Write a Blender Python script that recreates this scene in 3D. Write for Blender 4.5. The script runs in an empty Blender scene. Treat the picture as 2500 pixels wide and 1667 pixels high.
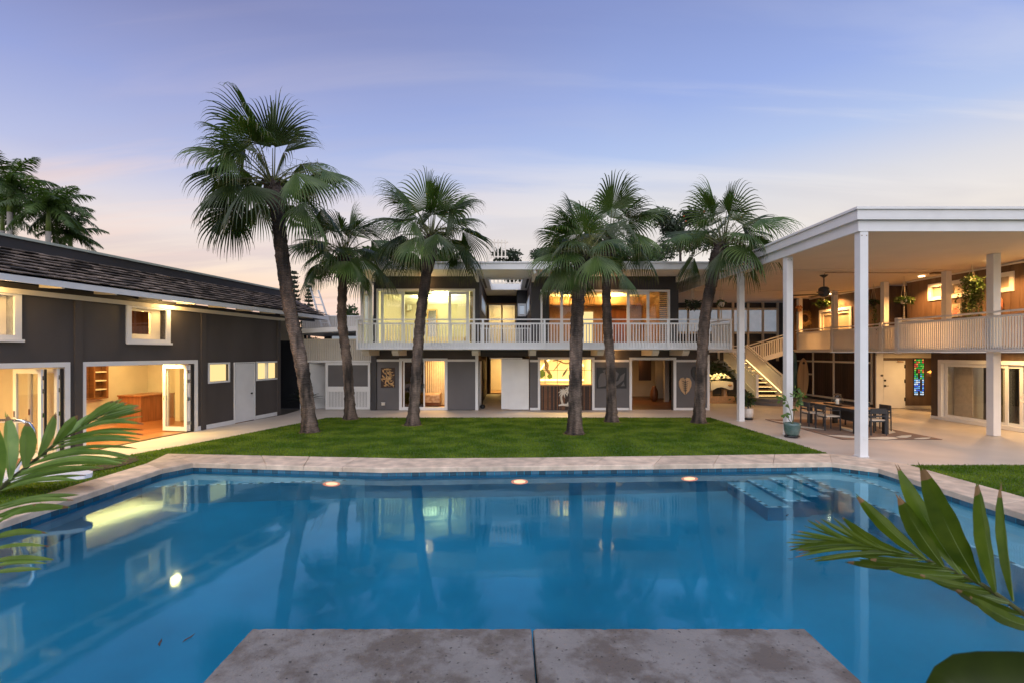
import bpy, math, random
import numpy as np
from mathutils import Vector, Matrix

SC = bpy.context.scene
COL = SC.collection
R = random.Random(7)
F, CX, HV, H = 1180.0, 1241.5, 861.0, 2.47     # focal length, centre, horizon in photo pixels, eye height

# ------------------------------------------------------------------ camera, sky, sun, exposure
cam = bpy.data.cameras.new("camera")
camo = bpy.data.objects.new("camera", cam); COL.objects.link(camo)
camo.location = (0, 0, H); camo.rotation_euler = (math.radians(90), 0, 0)
cam.sensor_width = 36; cam.lens = 36 * F / 2500
cam.shift_x = (1250 - CX) / 2500; cam.shift_y = (HV - 833.5) / 2500
cam.clip_start = 0.05; cam.clip_end = 2000
cam.dof.use_dof = True; cam.dof.focus_distance = 9.0; cam.dof.aperture_fstop = 6.3
SC.camera = camo

def srgb(r, g, b):
    f = lambda c: c / 12.92 if c <= 0.04045 else ((c + 0.055) / 1.055) ** 2.4
    return (f(r / 255), f(g / 255), f(b / 255), 1)

def new_node(nt, kind, **kw):
    n = nt.nodes.new(kind)
    for k, v in kw.items():
        setattr(n, k, v)
    return n

def build_world():
    w = bpy.data.worlds.new("World"); SC.world = w; w.use_nodes = True
    nt = w.node_tree; nt.nodes.clear(); L = nt.links.new
    out = new_node(nt, "ShaderNodeOutputWorld"); bg = new_node(nt, "ShaderNodeBackground")
    bg.inputs[1].default_value = 1.0
    tc = new_node(nt, "ShaderNodeTexCoord"); sep = new_node(nt, "ShaderNodeSeparateXYZ")
    L(tc.outputs["Generated"], sep.inputs[0])
    def ramp(stops):
        r = new_node(nt, "ShaderNodeValToRGB"); e = r.color_ramp.elements
        while len(e) < len(stops): e.new(0.5)
        for i, (p, c) in enumerate(stops):
            e[i].position = p; e[i].color = c
        return r
    def math_(op, a, b=None, c=None, clamp=False):
        m = new_node(nt, "ShaderNodeMath", operation=op); m.use_clamp = clamp
        for i, x in enumerate((a, b, c)):
            if x is None: continue
            if isinstance(x, (int, float)): m.inputs[i].default_value = x
            else: L(x, m.inputs[i])
        return m.outputs[0]
    def mix(f, a, b):
        m = new_node(nt, "ShaderNodeMix", data_type="RGBA")
        if isinstance(f, float): m.inputs[0].default_value = f
        else: L(f, m.inputs[0])
        for x, i in ((a, 6), (b, 7)):
            if isinstance(x, tuple): m.inputs[i].default_value = x
            else: L(x, m.inputs[i])
        return m.outputs[2]
    X, Y, Z = sep.outputs
    az = math_("MULTIPLY_ADD", X, 1.15, 0.78, True)          # 0 left .. 1 right
    left = ramp([(0, srgb(240, 184, 142)), (.09, srgb(244, 200, 162)), (.15, srgb(245, 226, 210)), (.22, srgb(232, 224, 226)),
                 (.30, srgb(186, 194, 230)), (.41, srgb(150, 164, 218)), (.53, srgb(122, 128, 178)), (1, srgb(112, 118, 170))])
    right = ramp([(0, srgb(244, 230, 214)), (.12, srgb(245, 234, 221)), (.22, srgb(241, 233, 226)), (.285, srgb(222, 222, 229)),
                  (.36, srgb(182, 200, 238)), (.45, srgb(155, 176, 231)), (.57, srgb(134, 151, 207)), (1, srgb(120, 134, 194))])
    L(Z, left.inputs[0]); L(Z, right.inputs[0])
    base = mix(az, left.outputs[0], right.outputs[0])
    # thin stretched cloud
    den = math_("ADD", math_("MAXIMUM", Z, 0.0), 0.22)
    comb = new_node(nt, "ShaderNodeCombineXYZ")
    L(math_("DIVIDE", X, den), comb.inputs[0]); L(math_("DIVIDE", math_("ABSOLUTE", Y), den), comb.inputs[1])
    def cloud(scale, rot, loc, a, b, s):
        mp = new_node(nt, "ShaderNodeMapping"); mp.inputs["Scale"].default_value = scale; mp.inputs["Rotation"].default_value = (0, 0, rot); mp.inputs["Location"].default_value = loc
        L(comb.outputs[0], mp.inputs[0])
        no = new_node(nt, "ShaderNodeTexNoise"); no.inputs["Scale"].default_value = s; no.inputs["Detail"].default_value = 7; no.inputs["Roughness"].default_value = .52; no.inputs["Distortion"].default_value = .5
        L(mp.outputs[0], no.inputs[0])
        cr = ramp([(0, (0, 0, 0, 1)), (a, (0, 0, 0, 1)), (b, (1, 1, 1, 1))]); cr.color_ramp.interpolation = "EASE"; L(no.outputs[0], cr.inputs[0]); return cr.outputs[0]
    low = math_("MULTIPLY_ADD", Z, -1.9, 1.12, True)
    c1 = math_("MULTIPLY", math_("MULTIPLY", cloud((.42, 1.35, 1), .10, (3.7, 1.1, 0), .44, .62, 1.4), low), .52)
    base = mix(c1, base, mix(az, srgb(188, 172, 192), srgb(208, 204, 210)))
    c2 = math_("MULTIPLY", math_("MULTIPLY", cloud((.30, 1.9, 1), -.06, (8.3, 4.4, 0), .46, .66, 2.2), low), .7)
    base = mix(c2, base, mix(az, srgb(246, 216, 206), srgb(246, 240, 236)))
    sky = new_node(nt, "ShaderNodeTexSky", sky_type="NISHITA"); sky.sun_disc = False
    sky.sun_elevation = math.radians(1.5); sky.sun_rotation = math.radians(-25)
    sc = new_node(nt, "ShaderNodeVectorMath", operation="SCALE"); sc.inputs[3].default_value = 0.008
    L(sky.outputs[0], sc.inputs[0])
    add = new_node(nt, "ShaderNodeVectorMath", operation="ADD"); L(base, add.inputs[0]); L(sc.outputs[0], add.inputs[1])
    L(add.outputs[0], bg.inputs[0]); L(bg.outputs[0], out.inputs[0])
build_world()

sun = bpy.data.lights.new("sun", "SUN"); sun.energy = 2.7; sun.angle = math.radians(90); sun.color = (.99, .97, .97)
suno = bpy.data.objects.new("sun", sun); COL.objects.link(suno)
suno.rotation_euler = Vector((0.12, 0.63, -0.77)).to_track_quat("-Z", "Y").to_euler()

SC.view_settings.view_transform = "Standard"; SC.view_settings.look = "None"
SC.view_settings.exposure = 0; SC.view_settings.gamma = 1; SC.view_settings.use_curve_mapping = False
SC.render.engine = "CYCLES"
cy = SC.cycles
cy.use_denoising = True; cy.max_bounces = 9; cy.diffuse_bounces = 4; cy.glossy_bounces = 4; cy.transmission_bounces = 6
cy.transparent_max_bounces = 12; cy.sample_clamp_indirect = 4; cy.use_adaptive_sampling = True; cy.adaptive_threshold = .015

def lamp(kind, loc, power, col=(1, .60, .26), size=.15, aim=None, spread=None):
    l = bpy.data.lights.new("lamp_light", kind); l.energy = power; l.color = col
    if kind == "AREA":
        l.shape = "RECTANGLE" if isinstance(size, tuple) else "DISK"
        if isinstance(size, tuple): l.size, l.size_y = size
        else: l.size = size
        if spread: l.spread = spread
    elif kind == "SPOT":
        l.shadow_soft_size = size; l.spot_size = spread or 1.6; l.spot_blend = .6
    else:
        l.shadow_soft_size = size
    o = bpy.data.objects.new("lamp_light", l); COL.objects.link(o); o.location = loc
    if aim is not None:
        o.rotation_euler = (Vector(aim) - Vector(loc)).to_track_quat("-Z", "Y").to_euler()
    return o

# ------------------------------------------------------------------ materials
MATS = {}
def mat(name, col, rough=.6, var=.12, vscale=3.0, bump=0.0, bscale=30.0, metal=0.0, spec=.5, island=0.0, stretch=(1, 1, 1), rnd=0.0, col2=None, emit=None, es=0, coat=0.0):
    if name in MATS: return MATS[name]
    m = bpy.data.materials.new(name); m.use_nodes = True; nt = m.node_tree; L = nt.links.new
    b = nt.nodes["Principled BSDF"]
    b.inputs["Roughness"].default_value = rough; b.inputs["Metallic"].default_value = metal
    b.inputs["Specular IOR Level"].default_value = spec; b.inputs["Coat Weight"].default_value = coat
    c = tuple(col) + (1,) if len(col) == 3 else col
    tc = new_node(nt, "ShaderNodeTexCoord"); mp = new_node(nt, "ShaderNodeMapping"); mp.inputs["Scale"].default_value = stretch
    L(tc.outputs["Object"], mp.inputs[0])
    no = new_node(nt, "ShaderNodeTexNoise"); no.inputs["Scale"].default_value = vscale; no.inputs["Detail"].default_value = 5
    L(mp.outputs[0], no.inputs[0])
    cr = new_node(nt, "ShaderNodeValToRGB"); e = cr.color_ramp.elements
    e[0].position = .3; e[1].position = .7
    if col2 is None:
        e[0].color = tuple(max(0, x * (1 - var)) for x in c[:3]) + (1,); e[1].color = tuple(min(1, x * (1 + var)) for x in c[:3]) + (1,)
    else:
        e[0].color = c; e[1].color = tuple(col2) + (1,)
    L(no.outputs[0], cr.inputs[0])
    o = cr.outputs[0]
    if island or rnd:
        src = new_node(nt, "ShaderNodeObjectInfo").outputs["Random"]
        if island:
            sm = new_node(nt, "ShaderNodeMath", operation="ADD"); L(src, sm.inputs[0]); L(new_node(nt, "ShaderNodeNewGeometry").outputs["Random Per Island"], sm.inputs[1])
            fc = new_node(nt, "ShaderNodeMath", operation="FRACT"); L(sm.outputs[0], fc.inputs[0]); src = fc.outputs[0]
        a = island or rnd
        mr = new_node(nt, "ShaderNodeMapRange"); mr.inputs[3].default_value = 1 - a; mr.inputs[4].default_value = 1 + a
        L(src, mr.inputs[0])
        vm = new_node(nt, "ShaderNodeVectorMath", operation="SCALE"); L(o, vm.inputs[0]); L(mr.outputs[0], vm.inputs[3]); o = vm.outputs[0]
    L(o, b.inputs["Base Color"])
    if bump:
        n2 = new_node(nt, "ShaderNodeTexNoise"); n2.inputs["Scale"].default_value = bscale; n2.inputs["Detail"].default_value = 4
        L(mp.outputs[0], n2.inputs[0])
        bp = new_node(nt, "ShaderNodeBump"); bp.inputs["Strength"].default_value = bump; bp.inputs["Distance"].default_value = .02
        L(n2.outputs[0], bp.inputs["Height"]); L(bp.outputs[0], b.inputs["Normal"])
    if emit:
        b.inputs["Emission Color"].default_value = tuple(emit) + (1,); b.inputs["Emission Strength"].default_value = es
    MATS[name] = m
    return m

def leaf_mat(name, col, col2, rough=.4, trans=.25, rnd=.25, island=0.0, vs=2.0, spec=.4):
    m = mat(name, col, rough, col2=col2, vscale=vs, rnd=rnd if not island else 0, island=island, spec=spec)
    nt = m.node_tree; L = nt.links.new; b = nt.nodes["Principled BSDF"]
    src = b.inputs["Base Color"].links[0].from_socket
    t = new_node(nt, "ShaderNodeBsdfTranslucent"); sc = new_node(nt, "ShaderNodeVectorMath", operation="MULTIPLY")
    sc.inputs[1].default_value = (1.6, 1.9, .6); L(src, sc.inputs[0]); L(sc.outputs[0], t.inputs[0])
    mx = new_node(nt, "ShaderNodeMixShader"); mx.inputs[0].default_value = trans
    L(b.outputs[0], mx.inputs[1]); L(t.outputs[0], mx.inputs[2]); L(mx.outputs[0], nt.nodes["Material Output"].inputs[0])
    return m

def glass_mat(name, tint=(1, 1, 1), refl=(1, 1, 1), ior=1.5, mul=1.0):
    m = bpy.data.materials.new(name); m.use_nodes = True; nt = m.node_tree; nt.nodes.clear(); L = nt.links.new
    out = new_node(nt, "ShaderNodeOutputMaterial"); t = new_node(nt, "ShaderNodeBsdfTransparent"); t.inputs[0].default_value = tuple(tint) + (1,)
    g = new_node(nt, "ShaderNodeBsdfGlossy"); g.inputs["Roughness"].default_value = .02; g.inputs[0].default_value = tuple(refl) + (1,)
    fr = new_node(nt, "ShaderNodeFresnel"); mi = new_node(nt, "ShaderNodeMapRange"); mi.inputs[3].default_value = ior; mi.inputs[4].default_value = 1 / ior
    L(new_node(nt, "ShaderNodeNewGeometry").outputs["Backfacing"], mi.inputs[0]); L(mi.outputs[0], fr.inputs[0])
    k = new_node(nt, "ShaderNodeMath", operation="MULTIPLY"); k.use_clamp = True; k.inputs[1].default_value = mul; L(fr.outputs[0], k.inputs[0])
    mx = new_node(nt, "ShaderNodeMixShader"); L(k.outputs[0], mx.inputs[0]); L(t.outputs[0], mx.inputs[1]); L(g.outputs[0], mx.inputs[2])
    L(mx.outputs[0], out.inputs[0]); MATS[name] = m
    return m

def emit_mat(name, col, s):
    m = bpy.data.materials.new(name); m.use_nodes = True; nt = m.node_tree; nt.nodes.clear()
    out = new_node(nt, "ShaderNodeOutputMaterial"); e = new_node(nt, "ShaderNodeEmission")
    e.inputs[0].default_value = tuple(col) + (1,); e.inputs[1].default_value = s
    nt.links.new(e.outputs[0], out.inputs[0]); MATS[name] = m
    return m

M = {}
M["white"] = mat("white_paint", (.74, .74, .74), .45, .05, 2.0, .03, 60)
M["cream"] = mat("cream_paint", (.66, .60, .50), .5, .05, 2.0)
M["grey"] = mat("charcoal_paint", (.070, .060, .057), .62, .14, 1.2, .06, 40, stretch=(1, 1, .3))
M["dark"] = mat("dark_paint", (.040, .038, .042), .6, .12, 1.5, .05, 40)
M["slate"] = mat("slate_panel", (.115, .108, .112), .6, .10, 1.0, .05, 30)
M["brown"] = mat("brown_boards", (.10, .062, .042), .55, .25, 5.0, .08, 40, stretch=(1, 1, .12), rnd=.12)
M["darkwood"] = mat("dark_slats", (.035, .017, .012), .5, .35, 6.0, .1, 50, stretch=(1, 1, .1), rnd=.3)
M["wood"] = mat("red_wood_floor", (.33, .12, .045), .3, .25, 3.0, .03, 30, stretch=(4, .4, 1), rnd=.18)
M["panelwood"] = mat("panel_wood", (.30, .11, .045), .35, .25, 4.0, stretch=(3, 3, .3))
M["shelfwood"] = mat("shelf_wood", (.18, .075, .03), .4, .25, 4.0, stretch=(.5, .5, 3))
M["oak"] = mat("oak_wood", (.42, .24, .11), .4, .18, 4.0, stretch=(3, .3, 3))
M["shingle"] = mat("cedar_shingle", (.150, .116, .092), .9, .45, 11.0, .6, 60, island=.85, stretch=(3, 1, 1))
M["metalcap"] = mat("roof_cap", (.42, .46, .40), .4, .06, 2.0)
M["concrete"] = mat("patio_concrete", (.50, .43, .37), .42, .10, .9, .03, 25)
M["path"] = mat("path_concrete", (.50, .44, .38), .5, .10, 1.1, .04, 25)
M["coping"] = mat("coping_travertine", (.58, .45, .34), .6, .28, 3.5, .3, 60, rnd=.16)
M["fabric"] = mat("pale_fabric", (.6, .52, .42), .9, .1, 8, .1, 80)
M["black"] = mat("black_metal", (.018, .018, .02), .4, .1)
M["chairmetal"] = mat("charcoal_metal", (.03, .032, .036), .45, .1)
M["chrome"] = mat("polished_steel", (.75, .77, .8), .15, .03, metal=1.0)
M["soil"] = mat("soil", (.05, .035, .025), .95, .3, 12, .5, 40)
M["steel"] = mat("bronze_metal", (.22, .15, .10), .35, .1, metal=.8)
M["glass"] = glass_mat("window_glass", (.95, .95, .93), mul=1.0)
M["darkglass"] = glass_mat("tinted_glass", (.35, .31, .27), mul=1.2)
M["warmglass"] = emit_mat("lit_blind", (1, .74, .32), 1.15)
M["frost"] = mat("frosted_glass_glow", (.62, .66, .70), .5, .1, 3, emit=(.55, .66, .8), es=.28)  # no lamp: a faint bluish glow is put into these panes
M["night"] = mat("night_blue_paint", (.018, .021, .027), .6, .15)
M["gold"] = mat("hammered_copper", (.42, .26, .12), .35, .35, 14, .3, 40, metal=.9)
M["brown_tip"] = mat("dry_tip", (.20, .12, .05), .8)
M["midrib"] = mat("leaf_midrib", (.17, .25, .07), .45)
M["olive"] = mat("olive_curtain", (.16, .15, .07), .8)
M["frostwarm"] = mat("obscure_glass", (.42, .36, .28), .35, .1, 3)
M["bulb"] = emit_mat("bulb", (1, .66, .32), 8)
M["down"] = emit_mat("downlight", (1, .74, .40), 16)
M["led"] = emit_mat("led_strip", (1, .70, .26), 4.5)
M["poollamp"] = emit_mat("pool_lamp", (1, .46, .26), 2.6)
M["ring"] = mat("lamp_ring", (.5, .2, .12), .4, emit=(1, .20, .08), es=1.0)
M["palm_leaf"] = leaf_mat("palm_leaf", (.030, .060, .012), (.076, .114, .030), .40, .20, .5)
M["ceil"] = mat("ceiling_lamp_tint", (.70, .59, .48), .6, .04, 1)  # white ceiling, with the lamps' orange light put into its colour
M["palm_tip"] = leaf_mat("palm_tip", (.11, .12, .06), (.16, .15, .085), .6, .3, .25)
M["petiole"] = mat("petiole", (.09, .10, .035), .5, .3, 5, rnd=.3)
M["bloom"] = leaf_mat("palm_bloom", (.10, .12, .03), (.17, .17, .05), .7, .2, .2)
M["tree_leaf"] = leaf_mat("tree_leaf", (.022, .045, .014), (.05, .085, .026), .45, .25, 0, island=.45)
M["tree_dark"] = leaf_mat("tree_leaf_dark", (.018, .030, .016), (.035, .052, .026), .5, .2, 0, island=.45)
M["royal"] = leaf_mat("royal_leaf", (.035, .072, .018), (.08, .12, .03), .45, .3, .4)
M["pot_leaf"] = leaf_mat("pot_leaf", (.05, .10, .025), (.10, .17, .045), .4, .3, 0, island=.4)
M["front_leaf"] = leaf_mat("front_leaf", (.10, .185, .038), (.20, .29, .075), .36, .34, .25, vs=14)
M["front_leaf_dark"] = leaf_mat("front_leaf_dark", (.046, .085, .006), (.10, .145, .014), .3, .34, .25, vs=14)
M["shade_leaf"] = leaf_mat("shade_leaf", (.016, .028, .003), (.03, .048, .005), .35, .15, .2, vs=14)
M["blossom"] = mat("red_blossom", (.5, .06, .02), .6)
M["grass"] = leaf_mat("grass_blade", (.064, .122, .008), (.172, .235, .028), .85, .35, 0, island=.4, vs=1.2, spec=.1)
for e_, q_ in zip(M["grass"].node_tree.nodes["Color Ramp"].color_ramp.elements, (.40, .62)): e_.position = q_
M["lawn"] = mat("lawn_turf", (.055, .110, .008), .9, .4, 1.1, .3, 90)
M["ground"] = mat("ground_earth", (.06, .055, .035), .95, .3, .6, .2, 20)
M["greycrown"] = mat("royal_trunk", (.34, .31, .28), .8, .12, 4, .1, 30)
M["crownshaft"] = mat("crownshaft", (.14, .20, .04), .5, .15, 3)
M["plank_white"] = mat("ribbed_siding", (.60, .56, .50), .55, .05, 3)
M["plaster"] = mat("pool_plaster", (.015, .295, .455), .75, .25, .45, .05, 12)
M["palestep"] = mat("pool_step_plaster", (.16, .47, .58), .7, .1, 2)
M["pooltile"] = mat("pool_tile", (.05, .13, .20), .3, .2, 6, rnd=.5)
M["trimlight"] = mat("trim_tile_light", (.50, .74, .78), .3, .1, rnd=.15)
M["trimdark"] = mat("trim_tile_dark", (.03, .10, .14), .3, .1)
M["celadon"] = mat("celadon_glaze", (.045, .10, .095), .25, 0, 7.5, .12, 20, col2=(.11, .18, .165), coat=.4)
M["whitepot"] = mat("white_ceramic", (.66, .62, .57), .4, .08, 14, .25, 22)
M["surf"] = mat("surfboard_wood", (.52, .33, .17), .35, .15, 3, stretch=(4, 4, .3))
M["surfblue"] = mat("painted_board", (.04, .12, .14), .35, 0, 4, col2=(.14, .22, .18))
M["rattan"] = mat("rattan", (.45, .26, .10), .6, .25, 20)
M["rope"] = mat("rope", (.55, .48, .38), .9, .1)
M["dryleaf"] = leaf_mat("dry_straw", (.20, .12, .05), (.32, .20, .08), .8, .2, 0, island=.3)

def trunk_mat():
    m = mat("palm_trunk", (.128, .098, .080), .85, .5, 5.0, 0, stretch=(1, 1, .55))
    nt = m.node_tree; L = nt.links.new; b = nt.nodes["Principled BSDF"]
    tc = nt.nodes["Texture Coordinate"]
    w = new_node(nt, "ShaderNodeTexWave", wave_type="BANDS", bands_direction="Z")
    w.inputs["Scale"].default_value = 5.2; w.inputs["Distortion"].default_value = 9; w.inputs["Detail"].default_value = 3; w.inputs["Detail Scale"].default_value = 2
    L(tc.outputs["Object"], w.inputs[0])
    n = new_node(nt, "ShaderNodeTexNoise"); n.inputs["Scale"].default_value = 22; n.inputs["Detail"].default_value = 5; L(tc.outputs["Object"], n.inputs[0])
    ad = new_node(nt, "ShaderNodeMath", operation="ADD"); L(w.outputs[1], ad.inputs[0]); L(n.outputs[0], ad.inputs[1])
    bp = new_node(nt, "ShaderNodeBump"); bp.inputs["Strength"].default_value = .75; bp.inputs["Distance"].default_value = .02
    L(ad.outputs[0], bp.inputs["Height"]); L(bp.outputs[0], b.inputs["Normal"])
    src = b.inputs["Base Color"].links[0].from_socket
    mr = new_node(nt, "ShaderNodeMapRange"); mr.inputs[3].default_value = .75; mr.inputs[4].default_value = 1.15; L(w.outputs[1], mr.inputs[0])
    vm = new_node(nt, "ShaderNodeVectorMath", operation="SCALE"); L(src, vm.inputs[0]); L(mr.outputs[0], vm.inputs[3])
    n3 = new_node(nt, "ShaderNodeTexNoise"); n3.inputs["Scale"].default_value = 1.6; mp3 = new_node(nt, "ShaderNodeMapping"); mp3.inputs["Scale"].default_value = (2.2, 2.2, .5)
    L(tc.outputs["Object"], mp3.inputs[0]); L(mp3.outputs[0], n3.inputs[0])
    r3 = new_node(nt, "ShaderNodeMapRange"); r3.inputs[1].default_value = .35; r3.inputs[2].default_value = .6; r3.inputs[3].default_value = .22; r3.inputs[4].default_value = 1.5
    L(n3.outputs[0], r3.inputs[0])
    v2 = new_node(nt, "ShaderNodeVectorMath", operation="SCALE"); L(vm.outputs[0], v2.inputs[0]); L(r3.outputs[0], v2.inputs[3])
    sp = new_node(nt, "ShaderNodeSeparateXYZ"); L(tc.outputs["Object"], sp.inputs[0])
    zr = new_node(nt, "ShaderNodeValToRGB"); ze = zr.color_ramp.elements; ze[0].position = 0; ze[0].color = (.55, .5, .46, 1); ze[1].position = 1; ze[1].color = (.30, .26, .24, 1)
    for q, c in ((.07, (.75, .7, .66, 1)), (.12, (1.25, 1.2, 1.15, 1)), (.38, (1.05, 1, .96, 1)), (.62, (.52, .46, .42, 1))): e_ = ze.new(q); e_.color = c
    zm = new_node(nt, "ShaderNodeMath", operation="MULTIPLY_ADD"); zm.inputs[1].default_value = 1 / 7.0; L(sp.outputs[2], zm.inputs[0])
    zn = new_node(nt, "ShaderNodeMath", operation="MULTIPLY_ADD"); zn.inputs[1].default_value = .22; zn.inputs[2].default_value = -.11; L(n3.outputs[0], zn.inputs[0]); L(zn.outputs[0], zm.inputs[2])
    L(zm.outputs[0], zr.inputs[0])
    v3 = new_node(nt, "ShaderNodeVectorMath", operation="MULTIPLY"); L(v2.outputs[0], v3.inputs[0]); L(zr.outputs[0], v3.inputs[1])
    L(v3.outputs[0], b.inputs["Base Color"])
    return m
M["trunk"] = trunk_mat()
M["boot"] = mat("palm_boot", (.045, .032, .026), .9, .4, 10, .5, 40)

def water_mat():
    m = bpy.data.materials.new("pool_water"); m.use_nodes = True; nt = m.node_tree; nt.nodes.clear(); L = nt.links.new
    out = new_node(nt, "ShaderNodeOutputMaterial")
    g = new_node(nt, "ShaderNodeBsdfGlossy"); g.inputs["Roughness"].default_value = .05; g.inputs[0].default_value = (.56, .88, 1, 1)
    r = new_node(nt, "ShaderNodeBsdfRefraction"); r.inputs["Roughness"].default_value = .0; r.inputs["IOR"].default_value = 1.33; r.inputs[0].default_value = (.82, .96, 1, 1)
    fr = new_node(nt, "ShaderNodeFresnel"); fr.inputs[0].default_value = 1.33
    tc = new_node(nt, "ShaderNodeTexCoord"); n = new_node(nt, "ShaderNodeTexNoise"); n.inputs["Scale"].default_value = 1.3; n.inputs["Detail"].default_value = 2
    L(tc.outputs["Object"], n.inputs[0])
    bp = new_node(nt, "ShaderNodeBump"); bp.inputs["Strength"].default_value = .09; bp.inputs["Distance"].default_value = .03
    n2 = new_node(nt, "ShaderNodeTexNoise"); n2.inputs["Scale"].default_value = 6.5; n2.inputs["Detail"].default_value = 2; L(tc.outputs["Object"], n2.inputs[0])
    ma = new_node(nt, "ShaderNodeMath", operation="MULTIPLY_ADD"); ma.inputs[1].default_value = .10; L(n2.outputs[0], ma.inputs[0]); L(n.outputs[0], ma.inputs[2]); L(ma.outputs[0], bp.inputs["Height"])
    for x in (g, r, fr): L(bp.outputs[0], x.inputs["Normal"])
    mx = new_node(nt, "ShaderNodeMixShader"); fk = new_node(nt, "ShaderNodeMath", operation="MULTIPLY"); fk.use_clamp = True; fk.inputs[1].default_value = 1.2; L(fr.outputs[0], fk.inputs[0])
    L(fk.outputs[0], mx.inputs[0]); L(r.outputs[0], mx.inputs[1]); L(g.outputs[0], mx.inputs[2])
    L(mx.outputs[0], out.inputs[0])
    return m
M["water"] = water_mat()

def stone_mat():
    m = mat("platform_stone", (.205, .190, .172), .55, .12, 2.5, .3, 45)
    nt = m.node_tree; L = nt.links.new; b = nt.nodes["Principled BSDF"]; tc = nt.nodes["Texture Coordinate"]
    src = b.inputs["Base Color"].links[0].from_socket
    def no(s, d, rough=.6):
        n = new_node(nt, "ShaderNodeTexNoise"); n.inputs["Scale"].default_value = s; n.inputs["Detail"].default_value = d; n.inputs["Roughness"].default_value = rough
        L(tc.outputs["Object"], n.inputs[0]); return n.outputs[0]
    def rng(x, a, b_, c, d):
        r = new_node(nt, "ShaderNodeMapRange"); r.inputs[1].default_value = a; r.inputs[2].default_value = b_; r.inputs[3].default_value = c; r.inputs[4].default_value = d
        L(x, r.inputs[0]); return r.outputs[0]
    def mixc(f, a, bcol):
        mm = new_node(nt, "ShaderNodeMix", data_type="RGBA"); L(f, mm.inputs[0]); L(a, mm.inputs[6]); mm.inputs[7].default_value = bcol; return mm.outputs[2]
    c = mixc(rng(no(1.7, 9, .68), .46, .57, 0, .8), src, (.098, .076, .058, 1))
    c = mixc(rng(no(9, 8, .7), .56, .66, 0, .6), c, (.12, .10, .085, 1))
    p = rng(no(26, 3, .5), .64, .70, 0, 1)
    c = mixc(p, c, (.045, .04, .035, 1))
    L(c, b.inputs["Base Color"])
    bp = new_node(nt, "ShaderNodeBump"); bp.inputs["Strength"].default_value = .6; bp.inputs["Distance"].default_value = .01; bp.invert = True
    L(p, bp.inputs["Height"])
    old = b.inputs["Normal"].links[0].from_socket; L(old, bp.inputs["Normal"]); L(bp.outputs[0], b.inputs["Normal"])
    return m
M["stone"] = stone_mat()

# ------------------------------------------------------------------ geometry helpers
def at(u, v, Y): return Vector(((u - CX) * Y / F, Y, H - (v - HV) * Y / F))
def UX(u, Y): return (u - CX) * Y / F
def VZ(v, Y): return H - (v - HV) * Y / F

ORG = {}
def origin(o):
    while o is not None:
        if o.name in ORG: return ORG[o.name]
        o = o.parent
    return Vector((0, 0, 0))

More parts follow.
